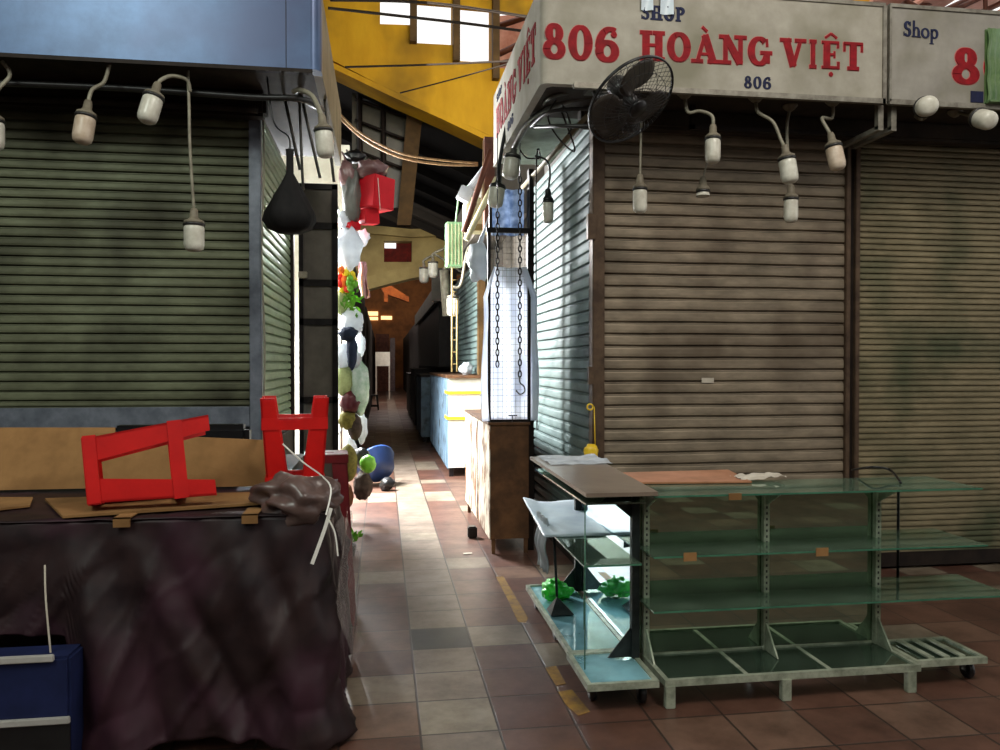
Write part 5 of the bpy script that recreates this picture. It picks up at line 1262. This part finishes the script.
# glazed screen: slanted panes between rafters
b = MB(); 
YS = 15.2
b.prism([at(352, 75, Y=YS), at(418, 108, Y=YS), at(412, 205, Y=YS), at(352, 215, Y=YS)], (0, .05, 0)); struct('window_4', b, M['panel_grey'] if False else mat('dusty_glass', (78, 72, 54), .35, .1, (60, 56, 44), 3))
b = MB(); b.prism([at(358, 82, Y=YS - .02), at(382, 92, Y=YS - .02), at(382, 106, Y=YS - .02), at(359, 100, Y=YS - .02)], (0, .02, 0)); b.prism([at(384, 94, Y=YS - .02), at(408, 106, Y=YS - .02), at(406, 118, Y=YS - .02), at(384, 108, Y=YS - .02)], (0, .02, 0)); struct('window_5', b, mat('grey_blue_glass', (120, 124, 130), .3, 0, (90, 94, 100), 4))
bars = MB()
for (p0, p1, r) in (((359, 78), (361, 212), .05), ((383, 90), (384, 210), .05), ((355, 120), (412, 142), .03), ((355, 99), (414, 120), .03), ((355, 150), (412, 172), .03)):
    bars.tube([at(*p0, Y=YS - .1), at(*p1, Y=YS - .1)], r, 4)
struct('trim_18', bars, M['rail_dark'])
b = MB(); b.prism([at(408, 100, Y=YS - .3), at(424, 100, Y=YS - .3), at(411, 225, Y=YS - .3), at(397, 225, Y=YS - .3)], (0, .3, 0)); struct('trim_19', b, M['brownpost'])
for i in range(6):
    b = MB(); y = 16.5 + i * 1.6
    for (x0_, y0_), (x1_, y1_) in zip(low, low[1:]):
        p0 = at(x0_, y0_ - 1, Y=YW); p1 = at(x1_, y1_ - 1, Y=YW); p0.y = p1.y = y; b.prism([p0, p1, p1 - Vector((0, 0, .2)), p0 - Vector((0, 0, .2))], (0, .14, 0))
    struct('trim_%d' % (20 + i), b, M['roof'])
# arch beam with red window
YA = 26
up = [(340, 224), (380, 226), (410, 229), (440, 228), (475, 222), (520, 214)]
lo = [(520, 268), (475, 272), (440, 274), (412, 278), (388, 284), (366, 290), (340, 300)]
b = MB()
# split round the window
def seg(fr, x):
    fr = sorted(fr)
    for (x0_, y0_), (x1_, y1_) in zip(fr, fr[1:]):
        if x0_ <= x <= x1_: return y0_ + (y1_ - y0_) * (x - x0_) / (x1_ - x0_)
xs = [340, 355, 370, 384, 412, 425, 440, 460, 480, 500, 520]
for x0_, x1_ in zip(xs, xs[1:]):
    if x0_ == 384:
        b.prism([at(x0_, seg(up, x0_), Y=YA), at(x1_, seg(up, x1_), Y=YA), at(x1_, 241, Y=YA), at(x0_, 241, Y=YA)], (0, .8, 0))
        b.prism([at(x0_, 262, Y=YA), at(x1_, 262, Y=YA), at(x1_, seg(lo, x1_), Y=YA), at(x0_, seg(lo, x0_), Y=YA)], (0, .8, 0))
    else: b.prism([at(x0_, seg(up, x0_), Y=YA), at(x1_, seg(up, x1_), Y=YA), at(x1_, seg(lo, x1_), Y=YA), at(x0_, seg(lo, x0_), Y=YA)], (0, .8, 0))
struct('wall_arch', b, M['yellow_dull'])
b = MB()
for fr, dy in ((up, 8), (lo, -13)):
    f2 = sorted(fr)
    for (x0_, y0_), (x1_, y1_) in zip(f2, f2[1:]): b.prism([at(x0_, y0_ + (0 if dy > 0 else dy), Y=YA - .25), at(x1_, y1_ + (0 if dy > 0 else dy), Y=YA - .25), at(x1_, y1_ + (dy if dy > 0 else 0), Y=YA - .25), at(x0_, y0_ + (dy if dy > 0 else 0), Y=YA - .25)], (0, .25, 0))
struct('trim_28', b, M['yellow_dull'])
a = at(384, 262, Y=YA + .5); c = at(412, 241, Y=YA + .5); b = MB(); b.box((a.x, YA + .5, a.z), (c.x, YA + .55, c.z)); struct('window_6', b, M['red_cor'])
a = at(384.5, 248, Y=YA + .45); c = at(396, 241.5, Y=YA + .45); b = MB(); b.box((a.x, YA + .45, a.z), (c.x, YA + .5, c.z)); struct('window_7', b, emis('sky_pane', (240, 240, 245), 1.1))
# orange beams beneath
b = MB(); b.prism([at(380, 285, Y=30), at(390, 285, Y=30), at(409, 297, Y=30), at(409, 302, Y=30), at(384, 293, Y=30)], (0, .5, 0)); b.prism([at(384, 292, Y=29.9), at(388, 292, Y=29.9), at(388, 302, Y=29.9), at(384, 302, Y=29.9)], (0, .4, 0)); struct('trim_29', b, M['wood_orange'])

# front hall roof with skylight strip over the right
b = MB(); b.box((-12, 3.5, 8.6), (3.2, 14.0, 8.8)); struct('ceiling_1', b, M['roof'])
# right: corrugated sheets with gaps, trusses, yellow beam
b = MB()
for k in range(9):
    x = 4.0 + k * 1.0; 
    b.box((x, 9, 7.0 + .12 * k), (x + .5, 18, 7.05 + .12 * k))
struct('ceiling_4', b, M['roof_pink'])
b = MB()
for (p0, p1, Y) in (((905, 0), (940, 20), 12), ((930, 22), (1000, -12), 12), ((960, 22), (1030, -10), 12.1), ((985, -10), (986, 24), 12), ((870, 20), (930, -10), 12.2), ((890, 22), (960, -12), 12.3), ((915, 24), (1000, -16), 12.4)):
    b.tube([at(*p0, Y=Y), at(*p1, Y=Y)], .045, 4)
struct('trim_30', b, M['truss'])
b = MB(); b.prism([at(800, 16, Y=13), at(868, 18, Y=13), at(895, -14, Y=13), at(830, -14, Y=13)], (0, .5, 0)); struct('trim_31', b, M['yellow_wall'])
b = MB(); b.prism([at(868, 18, Y=13.2), at(880, 18, Y=13.2), at(912, -14, Y=13.2), at(895, -14, Y=13.2)], (0, .3, 0)); b.prism([at(882, 18, Y=13.2), at(930, 22, Y=13.2), at(960, -14, Y=13.2), at(914, -14, Y=13.2)], (0, .3, 0)); struct('trim_32', b, M['roof_pink'])

# worn yellow line on the floor (paint patches)
b = MB()
def patch(pts):
    b.prism([Vector((p.x, p.y, .0005)) for p in [at(x, y, Z=0) for x, y in pts]], (0, 0, .0015))
patch([(496, 577), (503, 576), (528, 618), (526, 623), (518, 622), (508, 600)])
patch([(545, 668), (556, 666), (566, 684), (556, 686)]); patch([(558, 692), (572, 690), (590, 712), (578, 716), (566, 705)])
b.build('floor_line', M['yellow_tape'] if False else mat('worn_yellow_paint', (150, 114, 42), .7, 0, (100, 72, 44), 14, .5, .3), label='worn yellow painted line on the tiles in the aisle', cat='floor marking')
b = MB(); a = at(467, 554, Z=0); b.box((a.x - .03, a.y - .02, .001), (a.x + .04, a.y + .02, .006)); b.build('paper_scrap', M['paper'], label='tiny white paper scrap on the aisle tiles', cat='scrap')

# ================================================================== LIGHT
w = bpy.data.worlds.new('world'); S.world = w; w.use_nodes = True
bg = w.node_tree.nodes['Background']; bg.inputs[0].default_value = (1.0, .98, .96, 1); bg.inputs[1].default_value = 1.25
def area(name, loc, target, size, power, col=(1, 1, 1), sy=None):
    l = bpy.data.lights.new(name, 'AREA'); l.energy = power; l.color = col; l.shape = 'RECTANGLE'; l.size = size; l.size_y = sy or size
    o = bpy.data.objects.new(name, l); COL.objects.link(o); o.location = loc
    o.rotation_euler = (Vector(target) - Vector(loc)).to_track_quat('-Z', 'Y').to_euler(); return o
# light spilling out of the goods stall into the aisle
area('stall_light', (-1.5, 8.7, 2.5), (.9, 8.3, .6), 1.5, 330, (.96, .98, 1), 1.5)
area('stall_light_low', (-.95, 9.6, 3.0), (.35, 7.4, 0), .8, 900, (.96, .98, 1), 1.0)
# added fill lights without fixtures: stall fronts, arch, gable and far aisle
area('front_fill', (2.5, 0.5, 6.5), (2.2, 5, 1.2), 2.0, 200, (1, .93, .84))
area('front_fill_left', (-3, -.5, 6.0), (-2, 5, 2.0), 2.0, 170, (.9, 1, .9))
area('arch_fill', (.6, 21.5, 4.6), (0, 26, 5.2), 1.5, 60, (1, .92, .75))
area('gable_fill', (2.0, 9.0, 6.3), (2, 14, 6.2), 3.0, 160, (1, .95, .85))
area('far_fill', (0, 30, 6.8), (0, 30, 0), 5.0, 650, (1, .85, .8))
# outer hall behind the viewer: floor goes on, a roof and side walls keep the light low
b = MB(); b.box((-14, -6.2, 8.6), (16, 3.4, 8.8)); struct('ceiling_5', b, M['roof'])
b = MB(); b.box((-14, -6.4, 0), (16, -6.2, 5.5)); struct('wall_rear', b, M['concrete'])
b = MB(); b.box((-14.2, -6.2, 0), (-14, 14, 6.5)); struct('wall_side_left', b, M['concrete'])

for o in bpy.data.objects:
    if '_org' in o: del o['_org']
S.view_settings.view_transform = 'Standard'; S.view_settings.look = 'None'; S.view_settings.gamma = 1; S.view_settings.exposure = 0
S.view_settings.use_curve_mapping = False
